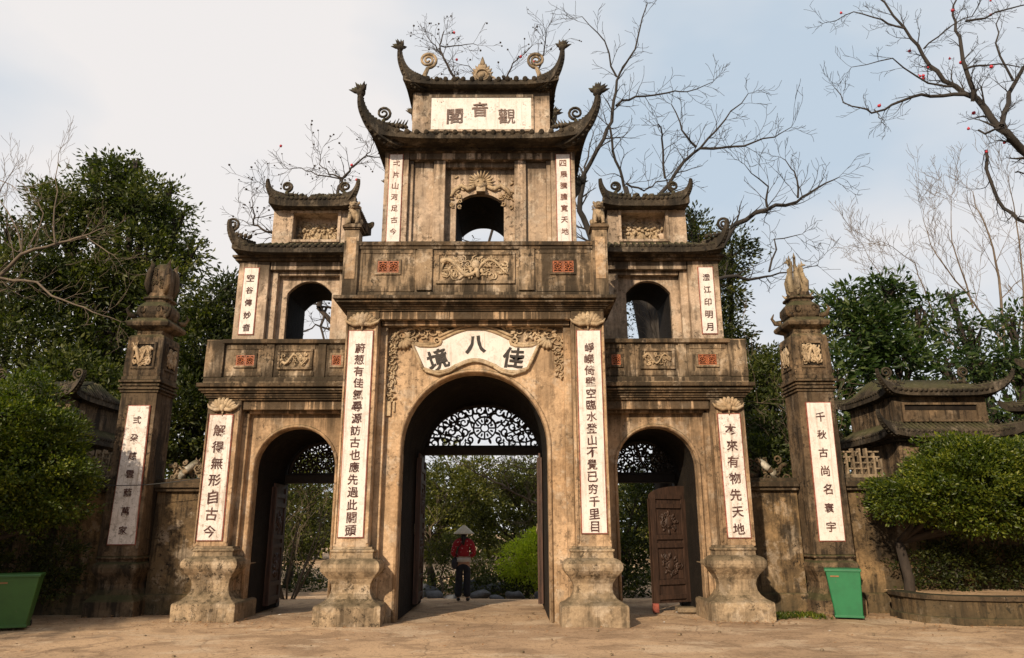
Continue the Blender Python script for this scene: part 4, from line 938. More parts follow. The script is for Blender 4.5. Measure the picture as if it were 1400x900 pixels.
# ================================================================== BOUNDARY WALLS
def wall(s, x0, x1, label):
    a, c = sorted((s*x0, s*x1)); T = thing('boundary_wall', label, 'wall', ((a+c)/2, 1.7, 0), 'plastered boundary walls beside the gate')
    b = MB(); b.box(a, c, 1.50, 1.95, -.1, 2.36); w = b.part('wall_body', 'old_wall', T, .02)
    b = MB(); b.box(a, c, 1.42, 2.0, -.1, .36); b.part('plinth', 'old_wall', T, .03)
    b = MB(); b.box(a, c, 1.40, 2.05, 2.36, 2.43); b.box(a, c, 1.34, 2.10, 2.432, 2.54); b.box(a, c, 1.44, 2.0, 2.542, 2.62); b.part('coping', 'ledge', T, .012)
    return T
def wall_dragon(s, T):
    b = MB(); r = random.Random(90+s); pts = []; rad = []
    for i in range(34):
        f = i/33; pts.append((s*(5.42+1.05*f), 1.62+.08*math.sin(f*17), 2.78+.13*math.sin(f*13+1)+.04*math.sin(f*29))); rad.append(.085*(1.1-.6*f))
    b.tube(pts, rad, 7)
    for i in range(26):
        c = (s*r.uniform(5.4, 6.5), 1.6+r.uniform(-.08, .12), 2.62+abs(r.gauss(.12, .12))); b.spiral(c, r.uniform(.05, .11), 1.3, .028, r.uniform(0, 6), s, n=4, steps=9)
    for i in range(20):
        q = v3(pts[r.randrange(30)]); b.tube([q, q+Vector((r.uniform(-.05, .05), -.02, r.uniform(.08, .16)))], [.035, .005], 4)
    o = b.part('dragon_relief', 'dark_stone' if s > 0 else 'pedestal', T, kind='stuff')
    b = MB()
    for f0, f1 in ((.02, .22), (.5, .66), (.72, .8)):
        k = [pts[i] for i in range(int(f0*33), int(f1*33)+1)]; b.tube([(x, y-.03, z+.02) for x, y, z in k], .075, 6)
    b.part('porcelain_scales', 'dragon_white', T)
def fretwork(s, T):
    b = MB(); r = random.Random(5); y0, y1 = 1.62, 1.76
    a = 7.62; n = 6; cw = .145; X = lambda q: s*q
    b.box(*sorted((X(a), X(a+.92))), y0-.03, y1+.03, 2.62, 2.70)
    pat = ["101101", "110011", "101101", "111111"]
    for i in range(7): b.box(*sorted((X(a+i*.145), X(a+i*.145+.04))), y0, y1, 2.70, 3.14+(.1 if i in (2, 3, 4) else 0)-(.12 if i in (0, 6) else 0))
    for j, z in enumerate((2.80, 2.92, 3.04, 3.15)):
        for i in range(6):
            if (i*3+j*5) % 4: b.box(*sorted((X(a+i*.145+.041), X(a+i*.145+.144))), y0+.01, y1-.01, z, z+.035)
            elif j < 3: b.box(*sorted((X(a+i*.145+.07), X(a+i*.145+.10))), y0+.012, y1-.012, z+.036, z+.119)
    b.part('fretwork', 'pedestal', T, .006, kind='stuff')
wL = wall(-1, 5.25, 6.64, 'short blotched wall between the gate and the left pillar, carved dragon on top'); wall_dragon(-1, wL)
wR = wall(1, 5.25, 6.62, 'short mottled wall between the gate and the right pillar, half white dragon on top'); wall_dragon(1, wR)
wL2 = wall(-1, 7.45, 9.46, 'shaded wall left of the left pillar behind the round clipped tree'); fretwork(-1, wL2)
wR2 = wall(1, 7.45, 9.46, 'stained wall right of the right pillar with pierced stone fretwork on top'); fretwork(1, wR2)
wR3 = wall(1, 9.46, 26, 'dark wall far right behind the flat topped clipped tree'); wL3 = wall(-1, 9.46, 26, 'deeply shaded wall far left behind the green bin')

def side_gate(s, label):
    cx = s*10.85; cy = 4.3
    T = thing('side_gate', label, 'side gate', (cx, cy, 0), 'small side gates in the boundary wall')
    b = MB(); b.prism(arch_poly(cx-1.15, cx+1.15, -.1, 3.55, cx, .5, 1.9, .5), 3.1, 5.5); b.part('lower_wall', 'dark_stone', T, .015)
    r1 = skirt(cx, cy, 1.48, 1.55, 1.1, 1.05, 3.72, 4.0, T, lift=.14, th=.12, ntile=26, horns=(.3, .42), pieces=False, hornbig=.9, tips=False, seed=77, ha=.5, back=.9)
    b = MB(); b.box(cx-1.12, cx+1.12, 3.2, 5.4, 3.9, 4.62); bx_ = b.part('attic_box', 'dark_stone', T, .012)
    b = MB()
    for x0, x1, z0, z1 in ((cx-.92, cx+.92, 4.42, 4.47), (cx-.92, cx+.92, 4.02, 4.07), (cx-.92, cx-.86, 4.07, 4.42), (cx+.86, cx+.92, 4.07, 4.42)): b.box(x0, x1, 3.14, 3.21, z0, z1)
    split(b, 'panel_frame', 'dark_stone', bx_)
    b = MB(); b.box(cx-.86, cx+.86, 3.19, 3.22, 4.30, 4.42); b.part('shadow_slot', 'inner', bx_)  # near-black strip painted as shadow below the top frame
    r2 = skirt(cx, cy, 1.30, 1.35, 1.0, .15, 4.72, 5.16, T, lift=.12, th=.11, ntile=22, horns=(.25, .42), pieces=False, hornbig=.85, tips=False, seed=78, ha=.5, back=.9)
    for q_ in (-1, 1):
        q = MB(); ring_scroll(q, (cx+q_*.95, 3.6, 5.30), .14, q_, .9); q.part('scroll_ornament', 'roof', r2)
    b = MB(); b.box(cx-.95, cx+.95, 4.2, 4.4, 5.0, 5.22); b.part('roof_ridge', 'roof', r2, .01)
    c2 = s*16.6
    b = MB(); b.prism(arch_poly(c2-1.5, c2+1.5, -.1, 4.6, c2, .8, 2.2, .8), 2.7, 5.5); b.part('middle_wall', 'dark_stone', T, .015)
    r5 = skirt(c2, 4.1, 2.15, 1.9, 1.3, 1.0, 4.72, 5.05, T, lift=.14, th=.12, ntile=26, horns=(.25, .45), pieces=False, tips=False, seed=79)
    b = MB(); b.box(c2-1.3, c2+1.3, 3.1, 5.1, 4.9, 5.7); b.part('middle_attic', 'dark_stone', T, .015)
    skirt(c2, 4.1, 1.75, 1.5, 1.0, .2, 5.80, 6.3, T, lift=.14, th=.12, ntile=22, horns=(.25, .5), pieces=False, tips=False, seed=80)
side_gate(1, 'small two tiered stone side gate on the right, its roofs rising behind the clipped tree')
side_gate(-1, 'dim two tiered side gate on the left, its roof horn half hidden by trees')

# ================================================================== THINGS ON THE FORECOURT
def wheelie(name, label, cx, cy, wt, wb, h, d, mat, rot=0., shift=0., z0=.03):
    T = thing(name, label, 'bin', (cx, cy, 0), 'green rubbish bins'); 
    def fr(b, w0, w1, za, zb, d0, d1, sh0=0., sh1=0.):
        vs = [(cx-w0+sh0, cy-d0, za), (cx+w0+sh0, cy-d0, za), (cx+w0+sh0, cy+d0, za), (cx-w0+sh0, cy+d0, za), (cx-w1+sh1, cy-d1, zb), (cx+w1+sh1, cy-d1, zb), (cx+w1+sh1, cy+d1, zb), (cx-w1+sh1, cy+d1, zb)]
        b.add(vs, [(3, 2, 1, 0), (4, 5, 6, 7), (0, 1, 5, 4), (1, 2, 6, 5), (2, 3, 7, 6), (3, 0, 4, 7)])
    b = MB(); fr(b, wb, wt, z0, h-.03, d*.8, d, shift, 0); b.part('bin_body', mat, T, .018)
    b = MB(); fr(b, wt+.015, wt+.015, h-.045, h-.02, d+.015, d+.015); b.part('rim', mat, T, .006)
    b = MB(); fr(b, wt+.02, wt+.01, h-.018, h+.006, d+.02, d); b.part('lid', mat, T, .008)
    b = MB(); fr(b, wb+.012, wb+.014, z0-.01, z0+.03, d*.8+.012, d*.8+.012, shift, shift); b.part('foot_rim', mat, T, .004)
    for q in (-1, 1):
        b = MB(); b.tube([(cx+q*wb*.9+shift, cy+d*.75, z0+.02), (cx+q*(wb*.9+.05)+shift, cy+d*.75, z0+.02)], .05, 12, smooth=False); b.part('wheel', 'black_ink', T)
    b = MB(); b.tube([(cx-wt*.6, cy+d+.01, h-.03), (cx-wt*.6, cy+d+.08, h-.01), (cx+wt*.6, cy+d+.08, h-.01), (cx+wt*.6, cy+d+.01, h-.03)], .014, 6); b.part('bin_handle', mat, T)
    b = MB(); b.box(cx-wt*.75, cx-wt*.25, cy-d-.004, cy-d+.05, h-.14, h-.115); b.part('sticker', 'leafdry', T); T.rotation_euler = (0, 0, rot)
wheelie('rubbish_bin', 'bright green plastic rubbish bin standing against the foot of the right pillar', 6.93, .50, .30, .235, .87, .24, 'green', rot=R(-21), shift=.03)
wheelie('rubbish_bin', 'dull grass green rubbish bin in the shade at the left edge', -7.72, -.85, .36, .27, .88, .27, 'green2', rot=R(24), shift=-.01, z0=.05)

# raised planter with a curved kerb on the right
P_ = thing('planter_bed', 'low curved stone planter bed under the clipped tree on the right', 'planter', (10, .3, 0))
b = MB(); arc = [Vector((8.0+.0, .95, 0)), Vector((7.98, .4, 0)), Vector((8.1, -.1, 0)), Vector((8.45, -.42, 0)), Vector((9.0, -.58, 0)), Vector((9.8, -.66, 0)), Vector((10.8, -.70, 0)), Vector((12.2, -.70, 0)), Vector((14, -.66, 0))]
def kerb(b, arc, z0, z1, off, wd):
    n = len(arc); vs = []
    for i, p in enumerate(arc):
        d = (arc[min(i+1, n-1)]-arc[max(i-1, 0)]).normalized(); nn = Vector((-d.y, d.x, 0)); q = p-nn*off
        for a in (q, q+nn*wd): vs += [(a.x, a.y, z0), (a.x, a.y, z1)]
    fs = []
    for i in range(n-1):
        k = i*4; fs += [(k, k+4, k+5, k+1), (k+1, k+5, k+7, k+3), (k+2, k+3, k+7, k+6)]
    fs += [(0, 1, 3, 2), (4*n-4, 4*n-2, 4*n-1, 4*n-3)]
    b.add(vs, fs)
kerb(b, arc, -.05, .38, 0, .22); b.part('kerb_wall', 'old_wall', P_, .012)
b = MB(); kerb(b, arc, .382, .46, .05, .30); b.part('kerb_coping', 'ledge', P_, .012)
b = MB(); kerb(b, arc, -.05, .10, .06, .2); b.part('kerb_footing', 'old_wall', P_, .012)
b = MB(); vs = [(p.x+.1, p.y+.1, .40) for p in arc]+[(14, 1.4, .43), (8.1, 1.4, .43)]; b.add(vs, [tuple(range(len(vs)))]); b.part('bed_soil', 'ground', P_)
# door stops and small bin in the right passage
b = MB(); b.box(3.50, 3.62, 1.40, 1.52, 0, .17); o = b.part('door_stop_block', 'red_paint', bevel=.01, loc=(0, 0, 0)); setp(o, 'chipped red block standing under the free edge of the brown door', 'block')
b = MB(); b.box(3.98, 4.36, 1.38, 1.66, 0, .10); o = b.part('stone_step', 'pedestal', bevel=.02, loc=(0, 0, 0)); setp(o, 'small stone step inside the right hand arch beside the brown door', 'stone')
T = thing('litter_box', 'small black box standing behind the right hand passage', 'box', (3.1, 4.1, 0)); b = MB(); b.square(3.1, 4.1, [(.17, 0), (.20, .5)]); b.part('box_body', 'black_ink', T, .01); b = MB(); b.square(3.1, 4.1, [(.21, .5), (.21, .54)]); b.part('box_lid', 'wood', T, .01)
b = MB(); pts = []
for i in range(15): f = i/14; pts.append((-8.3+2.95*f, .93+.0*f, 2.53+.10*f-.12*math.sin(math.pi*f)))
b.tube(pts, .008, 4); o = b.part('sagging_cable', 'cable', loc=(0, 0, 0)); setp(o, 'thin black cable strung across the left pillar to the gate', 'cable')
# litter and dead leaves
def scatter(name, n, mat, size, seed, region, label):
    r = random.Random(seed); b = MB()
    for i in range(n):
        x, y = region(r); a = r.uniform(0, 6.28); l = size*r.uniform(.5, 1.3); w = l*r.uniform(.35, .6); z = .022+.035*(mnoise.noise(Vector((x*.5, y*.7, 1)))+.5*mnoise.noise(Vector((x*1.9, y*2.5, 3)))) - .02
        c, s_ = math.cos(a), math.sin(a); u = r.uniform(0, .02)
        b.add([(x-l*c, y-l*s_, z), (x-w*s_, y+w*c, z+u), (x+l*c, y+l*s_, z+.01), (x+w*s_, y-w*c, z+u*.6)], [(3, 2, 1), (3, 1, 0)])
    o = b.part(name, mat, loc=(0, 0, 0), kind='stuff'); o['label'] = label
scatter('fallen_leaves', 900, 'leafdry', .035, 1, lambda r: (r.uniform(-10, 10), r.choice((r.uniform(-4, 4), r.gauss(.4, .5), r.gauss(1.0, .25)))), 'dry brown leaves scattered over the bare ground')
scatter('paper_scraps', 22, 'paper', .035, 2, lambda r: (r.uniform(-6, 7), r.uniform(-3, 3)), 'white scraps of paper on the ground')
b = MB(); r = random.Random(9)
for i in range(240):
    x, y = r.uniform(-9, 10), r.uniform(-5, 3.5); q = abs(r.gauss(0, .010))+.004; b.blob((x, y, .0), (q*1.3, q, q*.7), 5, 3)
o = b.part('pebbles', 'pedestal', loc=(0, 0, 0), kind='stuff'); o['label'] = 'small stones strewn on the bare ground'
b = MB()
for i in range(2200):
    x, y = 5.6+r.uniform(0, 1.0), .85+r.gauss(0, .22)
    if y < .35 or mnoise.noise(Vector((x*4, y*5, 0))) < -.02: continue
    a = r.uniform(0, 6.28); h = r.uniform(.02, .075); c, s_ = math.cos(a)*.02, math.sin(a)*.02
    b.add([(x-c, y-s_, -.01), (x+c, y+s_, -.01), (x+r.uniform(-.05, .05), y+r.uniform(-.05, .05), h)], [(0, 1, 2)])
o = b.part('grass_tuft', 'leaf_topiary', loc=(0, 0, 0), kind='stuff'); o['label'] = 'low bright grass growing between the right pedestal and the bin'

# ================================================================== THE WOMAN
def skinned(name, pts, edges, rad, mat, parent, root=0, sub=2, label=None):
    me = bpy.data.meshes.new(name); me.from_pydata([tuple(p) for p in pts], edges, []); o = bpy.data.objects.new(name, me); col.objects.link(o)
    md = o.modifiers.new('s', 'SKIN'); md.use_smooth_shade = True
    for i, v in enumerate(me.skin_vertices[0].data):
        q = rad[i]; v.radius = q if hasattr(q, '__len__') else (q, q); v.use_root = (i == root)
    m2 = o.modifiers.new('u', 'SUBSURF'); m2.levels = sub; m2.render_levels = sub
    bpy.context.view_layer.update(); dg = bpy.context.evaluated_depsgraph_get(); m_ = bpy.data.meshes.new_from_object(o.evaluated_get(dg))
    bpy.data.objects.remove(o); m_.name = name; m_.materials.clear(); m_.materials.append(M[mat])
    for p in m_.polygons: p.use_smooth = True
    q = link(name, m_, parent); 
    if label: q['label'] = label
    return q
W = thing('person', 'person in red patterned jacket and conical hat seen from behind through the middle arch', 'person', (-.43, 4.0, 0))
BD = skinned('body', [(0, 0, .86), (0, .01, 1.02), (0, .0, 1.18), (0, 0, 1.32), (0, .01, 1.40), (0, .03, 1.47), (0, .04, 1.54),
    (-.17, 0, 1.29), (-.235, -.03, 1.04), (-.13, .17, .98), (-.05, .23, 1.0), (.17, 0, 1.29), (.235, -.03, 1.04), (.13, .17, .98), (.05, .23, 1.0),
    (-.085, .0, .80), (-.10, .0, .46), (-.115, -.02, .09), (-.12, .09, .04), (.085, .0, .80), (.09, .0, .46), (.10, -.02, .09), (.11, .09, .04)],
    [(0, 1), (1, 2), (2, 3), (3, 4), (4, 5), (5, 6), (3, 7), (7, 8), (8, 9), (9, 10), (3, 11), (11, 12), (12, 13), (13, 14), (0, 15), (15, 16), (16, 17), (17, 18), (0, 19), (19, 20), (20, 21), (21, 22)],
    [(.13, .10), (.115, .085), (.13, .09), (.12, .08), .05, .05, .085, .055, .042, .034, .022, .055, .042, .034, .022, .085, .055, .038, .03, .085, .055, .038, .03], 'skin', W)
hb = MB()
for s in (-1, 1):      # hands folded in front of the waist, five fingers each
    hb.blob((s*.035, .245, 1.0), (.026, .016, .034), 7, 5)
    for k in range(4): hb.tube([(s*(.02-.004*k), .258, 1.02-.016*k), (-s*.02, .268+.003*k, 1.018-.016*k), (-s*(.045-.006*abs(k-1.5)), .255, 1.014-.016*k)], [.0085, .008, .006], 5)
    hb.tube([(s*.035, .25, 1.03), (s*.012, .262, 1.048), (-s*.012, .262, 1.05)], [.010, .009, .006], 5)
hb.v = [(x-.43, y+4.0, z) for x, y, z in hb.v]; hb.part('hands', 'skin', W)
skinned('trousers', [(0, 0, .90), (0, 0, .84), (-.085, 0, .76), (-.10, 0, .45), (-.115, -.01, .07), (.085, 0, .76), (.09, 0, .45), (.10, -.01, .07)],
    [(0, 1), (1, 2), (2, 3), (3, 4), (1, 5), (5, 6), (6, 7)], [(.155, .12), (.155, .125), (.105, .11), (.078, .085), (.08, .09), (.105, .11), (.078, .085), (.08, .09)], 'trousers', W)
skinned('jacket', [(0, 0, .95), (0, .01, 1.08), (0, 0, 1.22), (0, 0, 1.34), (0, .01, 1.42), (-.18, 0, 1.31), (-.255, -.03, 1.04), (-.15, .15, .98), (.18, 0, 1.31), (.255, -.03, 1.04), (.15, .15, .98)],
    [(0, 1), (1, 2), (2, 3), (3, 4), (3, 5), (5, 6), (6, 7), (3, 8), (8, 9), (9, 10)], [(.165, .125), (.145, .11), (.16, .115), (.15, .10), (.07, .07), .078, .064, .05, .078, .064, .05], 'jacket', W)
b = MB(); b.tube([(-.43, 4.0, .86), (-.43, 4.0, .96)], [.185, .17], 14, (YA, .78)); b.part('shirt_hem', 'white_cloth', W)
b = MB(); b.blob((-.63, 3.96, .83), (.085, .07, .14), 9, 6); sb = b.part('shoulder_bag', 'bag', W)
b = MB(); b.tube([(-.61, 3.95, .95), (-.56, 3.875, 1.15), (-.45, 3.86, 1.32), (-.33, 3.92, 1.42)], .012, 5); b.part('strap', 'bag', sb)
b = MB(); b.blob((-.43, 4.02, 1.50), (.088, .095, .10), 10, 8); b.tube([(-.43, 3.95, 1.50), (-.43, 3.90, 1.38), (-.43, 3.89, 1.24)], [.07, .055, .02], 8); b.part('hair', 'hair', W)
b = MB(); b.blob((-.43, 4.125, 1.50), (.012, .02, .018), 6, 4)
for s in (-1, 1): b.blob((-.43+s*.03, 4.118, 1.525), .01, 6, 4); b.blob((-.43+s*.088, 4.04, 1.50), (.012, .02, .03), 6, 4)
b.tube([(-.455, 4.122, 1.462), (-.43, 4.127, 1.458), (-.405, 4.122, 1.462)], .006, 4); b.part('face', 'skin', W)
b = MB(); k = 28; ring = [(.012, 1.705), (.06, 1.665), (.12, 1.615), (.185, 1.555), (.245, 1.505), (.25, 1.497)]; vs = []
for lay in (0, 1):
    for rr_, z in ring:
        for i in range(k): a = 2*math.pi*i/k; vs.append((-.43+rr_*math.cos(a), 4.0+.01+rr_*math.sin(a), z-.006*lay-.0))
fs = []
nr = len(ring)
for lay in (0, 1):
    for j in range(nr-1):
        for i in range(k):
            q = (lay*nr*k+j*k+i, lay*nr*k+(j+1)*k+i, lay*nr*k+(j+1)*k+(i+1) % k, lay*nr*k+j*k+(i+1) % k); fs.append(q if lay == 0 else q[::-1])
fs += [((nr-1)*k+i, nr*k+(nr-1)*k+i, nr*k+(nr-1)*k+(i+1) % k, (nr-1)*k+(i+1) % k) for i in range(k)]; fs.append(tuple(range(k-1, -1, -1)))
b.add(vs, fs, True); hat = b.part('conical_hat', 'hat', W)
b = MB()
for rr_, z in ((.08, 1.652), (.14, 1.60), (.19, 1.555), (.235, 1.515)): b.spiral((-.43, 4.01, 0), rr_, 1, .003, 0, 1, n=4, steps=25, end=1); o_ = len(b.v)-25*4; b.v[o_:] = [(x, 4.01+(zz), z+(y-4.01)) for x, y, zz in b.v[o_:]]
b.part('hoop', 'hat', hat, kind='stuff')
for s in (-1, 1):
    b = MB(); b.blob((-.43+s*.11, 4.06, .035), (.05, .12, .045), 9, 6); b.part('shoe', 'shoe', W)

# ================================================================== PLANTS
rng = np.random.default_rng(12)
def leaf_mesh(name, C, D, size, mat, wid=.42, fold=.25, quad=True):
    "C leaf bases (n,3), D directions (n,3), size (n,)"
    n = len(C); D = D/np.linalg.norm(D, axis=1, keepdims=True); a = rng.normal(size=(n, 3)); S = np.cross(D, a); S /= np.linalg.norm(S, axis=1, keepdims=True)+1e-9; U = np.cross(S, D)
    L_ = size[:, None]; mid = C+D*L_*.5
    V = np.empty((n, 4, 3)); V[:, 0] = C; V[:, 1] = mid+S*L_*wid*.5+U*L_*fold*.3; V[:, 2] = C+D*L_-U*L_*.08; V[:, 3] = mid-S*L_*wid*.5+U*L_*fold*.3
    me = bpy.data.meshes.new(name); me.vertices.add(n*4); me.vertices.foreach_set('co', V.astype('f').ravel())
    i0 = np.arange(n)*4; F = np.stack([i0, i0+1, i0+2, i0, i0+2, i0+3], 1).ravel()
    me.loops.add(n*6); me.loops.foreach_set('vertex_index', F.astype('i')); me.polygons.add(n*2)
    me.polygons.foreach_set('loop_start', (np.arange(n*2)*3).astype('i')); me.update(calc_edges=True); me.materials.append(M[mat]); return me
def crown_points(ells, nclump, nleaf, csize, shell=.55, gap=0):
    cen = np.array([e[0] for e in ells], float); rad = np.array([e[1] for e in ells], float); w = np.array([e[1][0]*e[1][1]**.5*e[1][2] for e in ells]); w /= w.sum()
    k = rng.choice(len(ells), nclump, p=w); d = rng.normal(size=(nclump, 3)); d /= np.linalg.norm(d, axis=1, keepdims=True)
    r = (shell+(1-shell)*rng.random(nclump)**.6); wob = 1+.20*np.sin(d[:, 0]*5+k)+.16*np.sin(d[:, 2]*7+k*2)
    r = r*(1+(rng.random(nclump) < .10)*rng.random(nclump)*.18)
    cc = cen[k]+d*rad[k]*(r*wob)[:, None]
    cs = csize*rng.uniform(.6, 1.35, nclump)
    j = np.repeat(np.arange(nclump), nleaf); off = np.clip(rng.normal(size=(len(j), 3)), -1.5, 1.5); off[:, 2] *= .55
    C = cc[j]+off*cs[j][:, None]*.5
    D = off*.6+d[j]*.6+np.array([0, 0, .15])+rng.normal(size=(len(j), 3))*.55
    return C, D
def leafy_tree(name, label, cat, base, ells, nclump, nleaf, csize, lsize, mat, bark='bark', trunk_r=.25, group=None, wid=.42, trunks=1, shell=.55, leafname='crown', drop=0.):
    T = thing(name, label, cat, base, group); C, D = crown_points(ells, nclump, nleaf, csize, shell); D[:, 2] -= drop
    me = leaf_mesh(leafname, C-np.array(base), D, lsize*rng.uniform(.6, 1.3, len(C)), mat, wid); o = link(leafname, me, T)
    b = MB(); base = Vector(base); r = random.Random(int(abs(base.x)*97+len(label)))
    tops = sorted(ells, key=lambda e: -e[0][2])
    fork = Vector(base)+Vector((r.uniform(-.2, .2), r.uniform(-.2, .2), max(.4, (min(e[0][2]-e[1][2]*.5 for e in ells)-base.z)*.7)))
    b.tube([base-Vector((0, 0, .2)), base+(fork-base)*.5+Vector((.08, 0, 0)), fork], [trunk_r*1.25, trunk_r, trunk_r*.85], 8)
    for e in ells:
        c = v3(e[0]); m_ = (fork+c)/2+Vector((r.uniform(-.3, .3), 0, -.2*e[1][2])); b.tube([fork, m_, c, c+Vector((r.uniform(-.3, .3), 0, e[1][2]*.6))], [trunk_r*.6, trunk_r*.42, trunk_r*.25, trunk_r*.06], 6)
        for i in range(7):
            d = Vector((r.gauss(0, 1), r.gauss(0, .6), r.uniform(-.2, 1))).normalized(); q = c+Vector((d.x*e[1][0], d.y*e[1][1], d.z*e[1][2]))*.85; b.tube([c+(m_-c)*r.uniform(0, .5), (c+q)/2+Vector((0, 0, .1)), q], [trunk_r*.2, trunk_r*.12, trunk_r*.03], 4)
    b.part('trunk', bark, T); return T
def PX(px, py, Y): p = at(px, py, Y); return (p.x, p.y, p.z)
def PR(px, Y): return px*(Y+14)/1000.0    # a measured width at that depth, in metres

# clipped trees (topiary)
def topiary(label, base, ells, nclump, nl, group='clipped round trees'):
    return leafy_tree('clipped_tree', label, 'clipped tree', base, ells, nclump, nl, .19, .074, 'leaf_topiary', 'bark_dark', .10, group, .5, shell=.72)
topiary('clipped tree with a broad flat cloud of bright leaves on the right', (8.35, .95, 0),
    [((8.65, .4, 2.2), (.8, .85, .52)), ((9.3, .3, 2.4), (1.1, 1.0, .72)), ((10.2, .35, 2.35), (1.2, 1.0, .82)), ((11.2, .3, 2.4), (1.1, 1.0, .8)), ((9.7, .3, 2.75), (1.2, .85, .45)), ((8.2, .4, 2.1), (.5, .7, .38)), ((12.2, .3, 2.5), (1.1, 1.0, .7))], 2600, 34)
topiary('clipped tree with a rounded dense crown at the left edge, half in shade', (-9.0, .0, 0),
    [((-8.6, -.2, 3.3), (1.0, 1.0, 1.05)), ((-8.05, -.2, 2.7), (.9, .9, .85)), ((-9.3, -.1, 3.4), (1.1, 1.0, .95)), ((-8.8, -.2, 2.3), (1.1, .9, .75)), ((-10.2, 0, 2.8), (1.0, 1.0, 1.2)), ((-7.8, -.1, 2.15), (.6, .7, .5))], 2800, 34)

# woods around the gate
def el(px, py, Y, rx, rz, ry=None): return (PX(px, py, Y), (PR(rx, Y), PR(ry or (rx+rz)/2, Y), PR(rz, Y)))
GT = 'evergreen trees behind the gate'
leafy_tree('evergreen_tree', 'tallest dark evergreen tree, rising behind the left pillar', 'tree', (-14.2, 12.5, 0),
    [el(150, 262, 12, 58, 40), el(205, 285, 12, 52, 40), el(95, 300, 12.5, 62, 50), el(200, 350, 12, 66, 55), el(110, 390, 12, 80, 60), el(225, 420, 12, 42, 60), el(165, 235, 12, 32, 24), el(245, 300, 12, 22, 20), el(128, 222, 12.2, 20, 10), el(150, 480, 12.5, 85, 60), el(70, 268, 12.5, 26, 12), el(232, 262, 12.2, 16, 12), el(262, 345, 12, 16, 24), el(185, 222, 12, 18, 10)], 900, 38, .60, .21, 'leaf_mid', 'bark_dark', .35, GT, shell=.35)
leafy_tree('evergreen_tree', 'dark evergreen tree between the left pillar and the gate wing', 'tree', (-10.2, 11, 0),
    [el(300, 420, 11, 36, 38), el(285, 480, 11, 48, 60), el(260, 580, 10.5, 55, 70), el(315, 390, 11.2, 16, 16), el(325, 500, 11, 30, 50)], 750, 26, .6, .20, 'leaf_dark', 'bark_dark', .22, GT)
leafy_tree('evergreen_tree', 'mid green tree filling the left edge above the clipped tree', 'tree', (-17.5, 11, 0),
    [el(30, 380, 11, 60, 50), el(40, 470, 10.5, 70, 55), el(100, 540, 10, 70, 60), el(10, 320, 11.5, 40, 24), el(170, 580, 9.5, 50, 60), el(30, 600, 10, 60, 60)], 1000, 26, .6, .20, 'leaf_mid', 'bark_dark', .3, GT)
leafy_tree('evergreen_tree', 'dark small leaved tree rising behind the right gate wing', 'tree', (7.6, 10, 0),
    [el(950, 330, 10, 22, 36), el(1000, 345, 10, 36, 28), el(975, 400, 10, 34, 40), el(1010, 520, 9.5, 42, 60), el(1045, 600, 9, 40, 60), el(985, 455, 9.5, 30, 40), el(945, 300, 10.2, 13, 16)], 900, 24, .50, .16, 'leaf_dark', 'bark_dark', .25, GT)
leafy_tree('broadleaf_tree', 'broad leaved glossy tree standing right of the right pillar', 'tree', (12.2, 8.5, 0),
    [el(1160, 425, 8.5, 44, 34), el(1210, 400, 8.5, 48, 22), el(1190, 460, 8.3, 62, 42), el(1150, 520, 8, 45, 45), el(1230, 500, 8, 55, 40), el(1265, 430, 8.5, 38, 22), el(1160, 600, 7.5, 60, 50)], 330, 26, .52, .27, 'leaf_blue', 'bark_dark', .26, 'evergreen trees behind the gate', .34, drop=.35, shell=.35)
leafy_tree('broadleaf_tree', 'glossy leaved tree at the right edge behind the side gate roof', 'tree', (17, 10, 0),
    [el(1325, 455, 10, 40, 16), el(1385, 440, 10, 30, 18), el(1340, 500, 9.5, 56, 26), el(1400, 500, 9.5, 50, 30), el(1290, 500, 9, 34, 22), el(1300, 405, 10.3, 18, 7), el(1380, 580, 9, 60, 40), el(1450, 470, 10, 46, 30)], 300, 20, .6, .24, 'leaf_blue', 'bark_dark', .3, 'evergreen trees behind the gate', .36, drop=.3)
leafy_tree('evergreen_tree', 'dense green tree below the right pillar finial, behind the short wall', 'tree', (8.4, 7.5, 0),
    [el(1050, 520, 7.5, 34, 40), el(1065, 590, 7, 40, 45), el(1035, 640, 6.5, 36, 40)], 330, 26, .4, .15, 'leaf_mid', 'bark_dark', .2, GT)
# the garden seen through the arches
GG = 'garden trees seen through the arches'
leafy_tree('garden_tree', 'olive green tree seen through the middle arch left of the hat', 'tree', (-2.0, 12, -.35),
    [el(600, 670, 12, 42, 34), el(640, 690, 12, 36, 36), el(590, 730, 11.5, 34, 34), el(660, 650, 13, 40, 26), el(625, 640, 13, 40, 16)], 420, 26, .38, .13, 'leaf_garden', 'bark', .14, GG)
leafy_tree('garden_tree', 'darker green tree seen through the middle arch above the bright bush', 'tree', (1.9, 13, -.35),
    [el(700, 680, 13, 44, 40), el(735, 660, 13, 40, 34), el(690, 730, 12.5, 40, 34), el(720, 650, 14, 50, 26)], 420, 26, .38, .13, 'leaf_garden', 'bark', .14, GG)
leafy_tree('garden_bush', 'bright yellow green bush in the garden right of the person', 'bush', (1.15, 9, -.32),
    [el(722, 765, 9, 26, 34), el(705, 775, 9, 18, 24), el(735, 745, 9, 20, 20)], 330, 20, .22, .09, 'leaf_yellow', 'bark', .05, None, .5)
leafy_tree('garden_tree', 'tree with a thin pale stem seen through the arch just left of the person', 'tree', (-1.45, 9.5, -.32),
    [el(600, 760, 9.5, 16, 18), el(655, 775, 9.5, 14, 14), el(612, 745, 9.8, 16, 12)], 110, 22, .24, .09, 'leaf_garden', 'bark_pale', .045, GG)
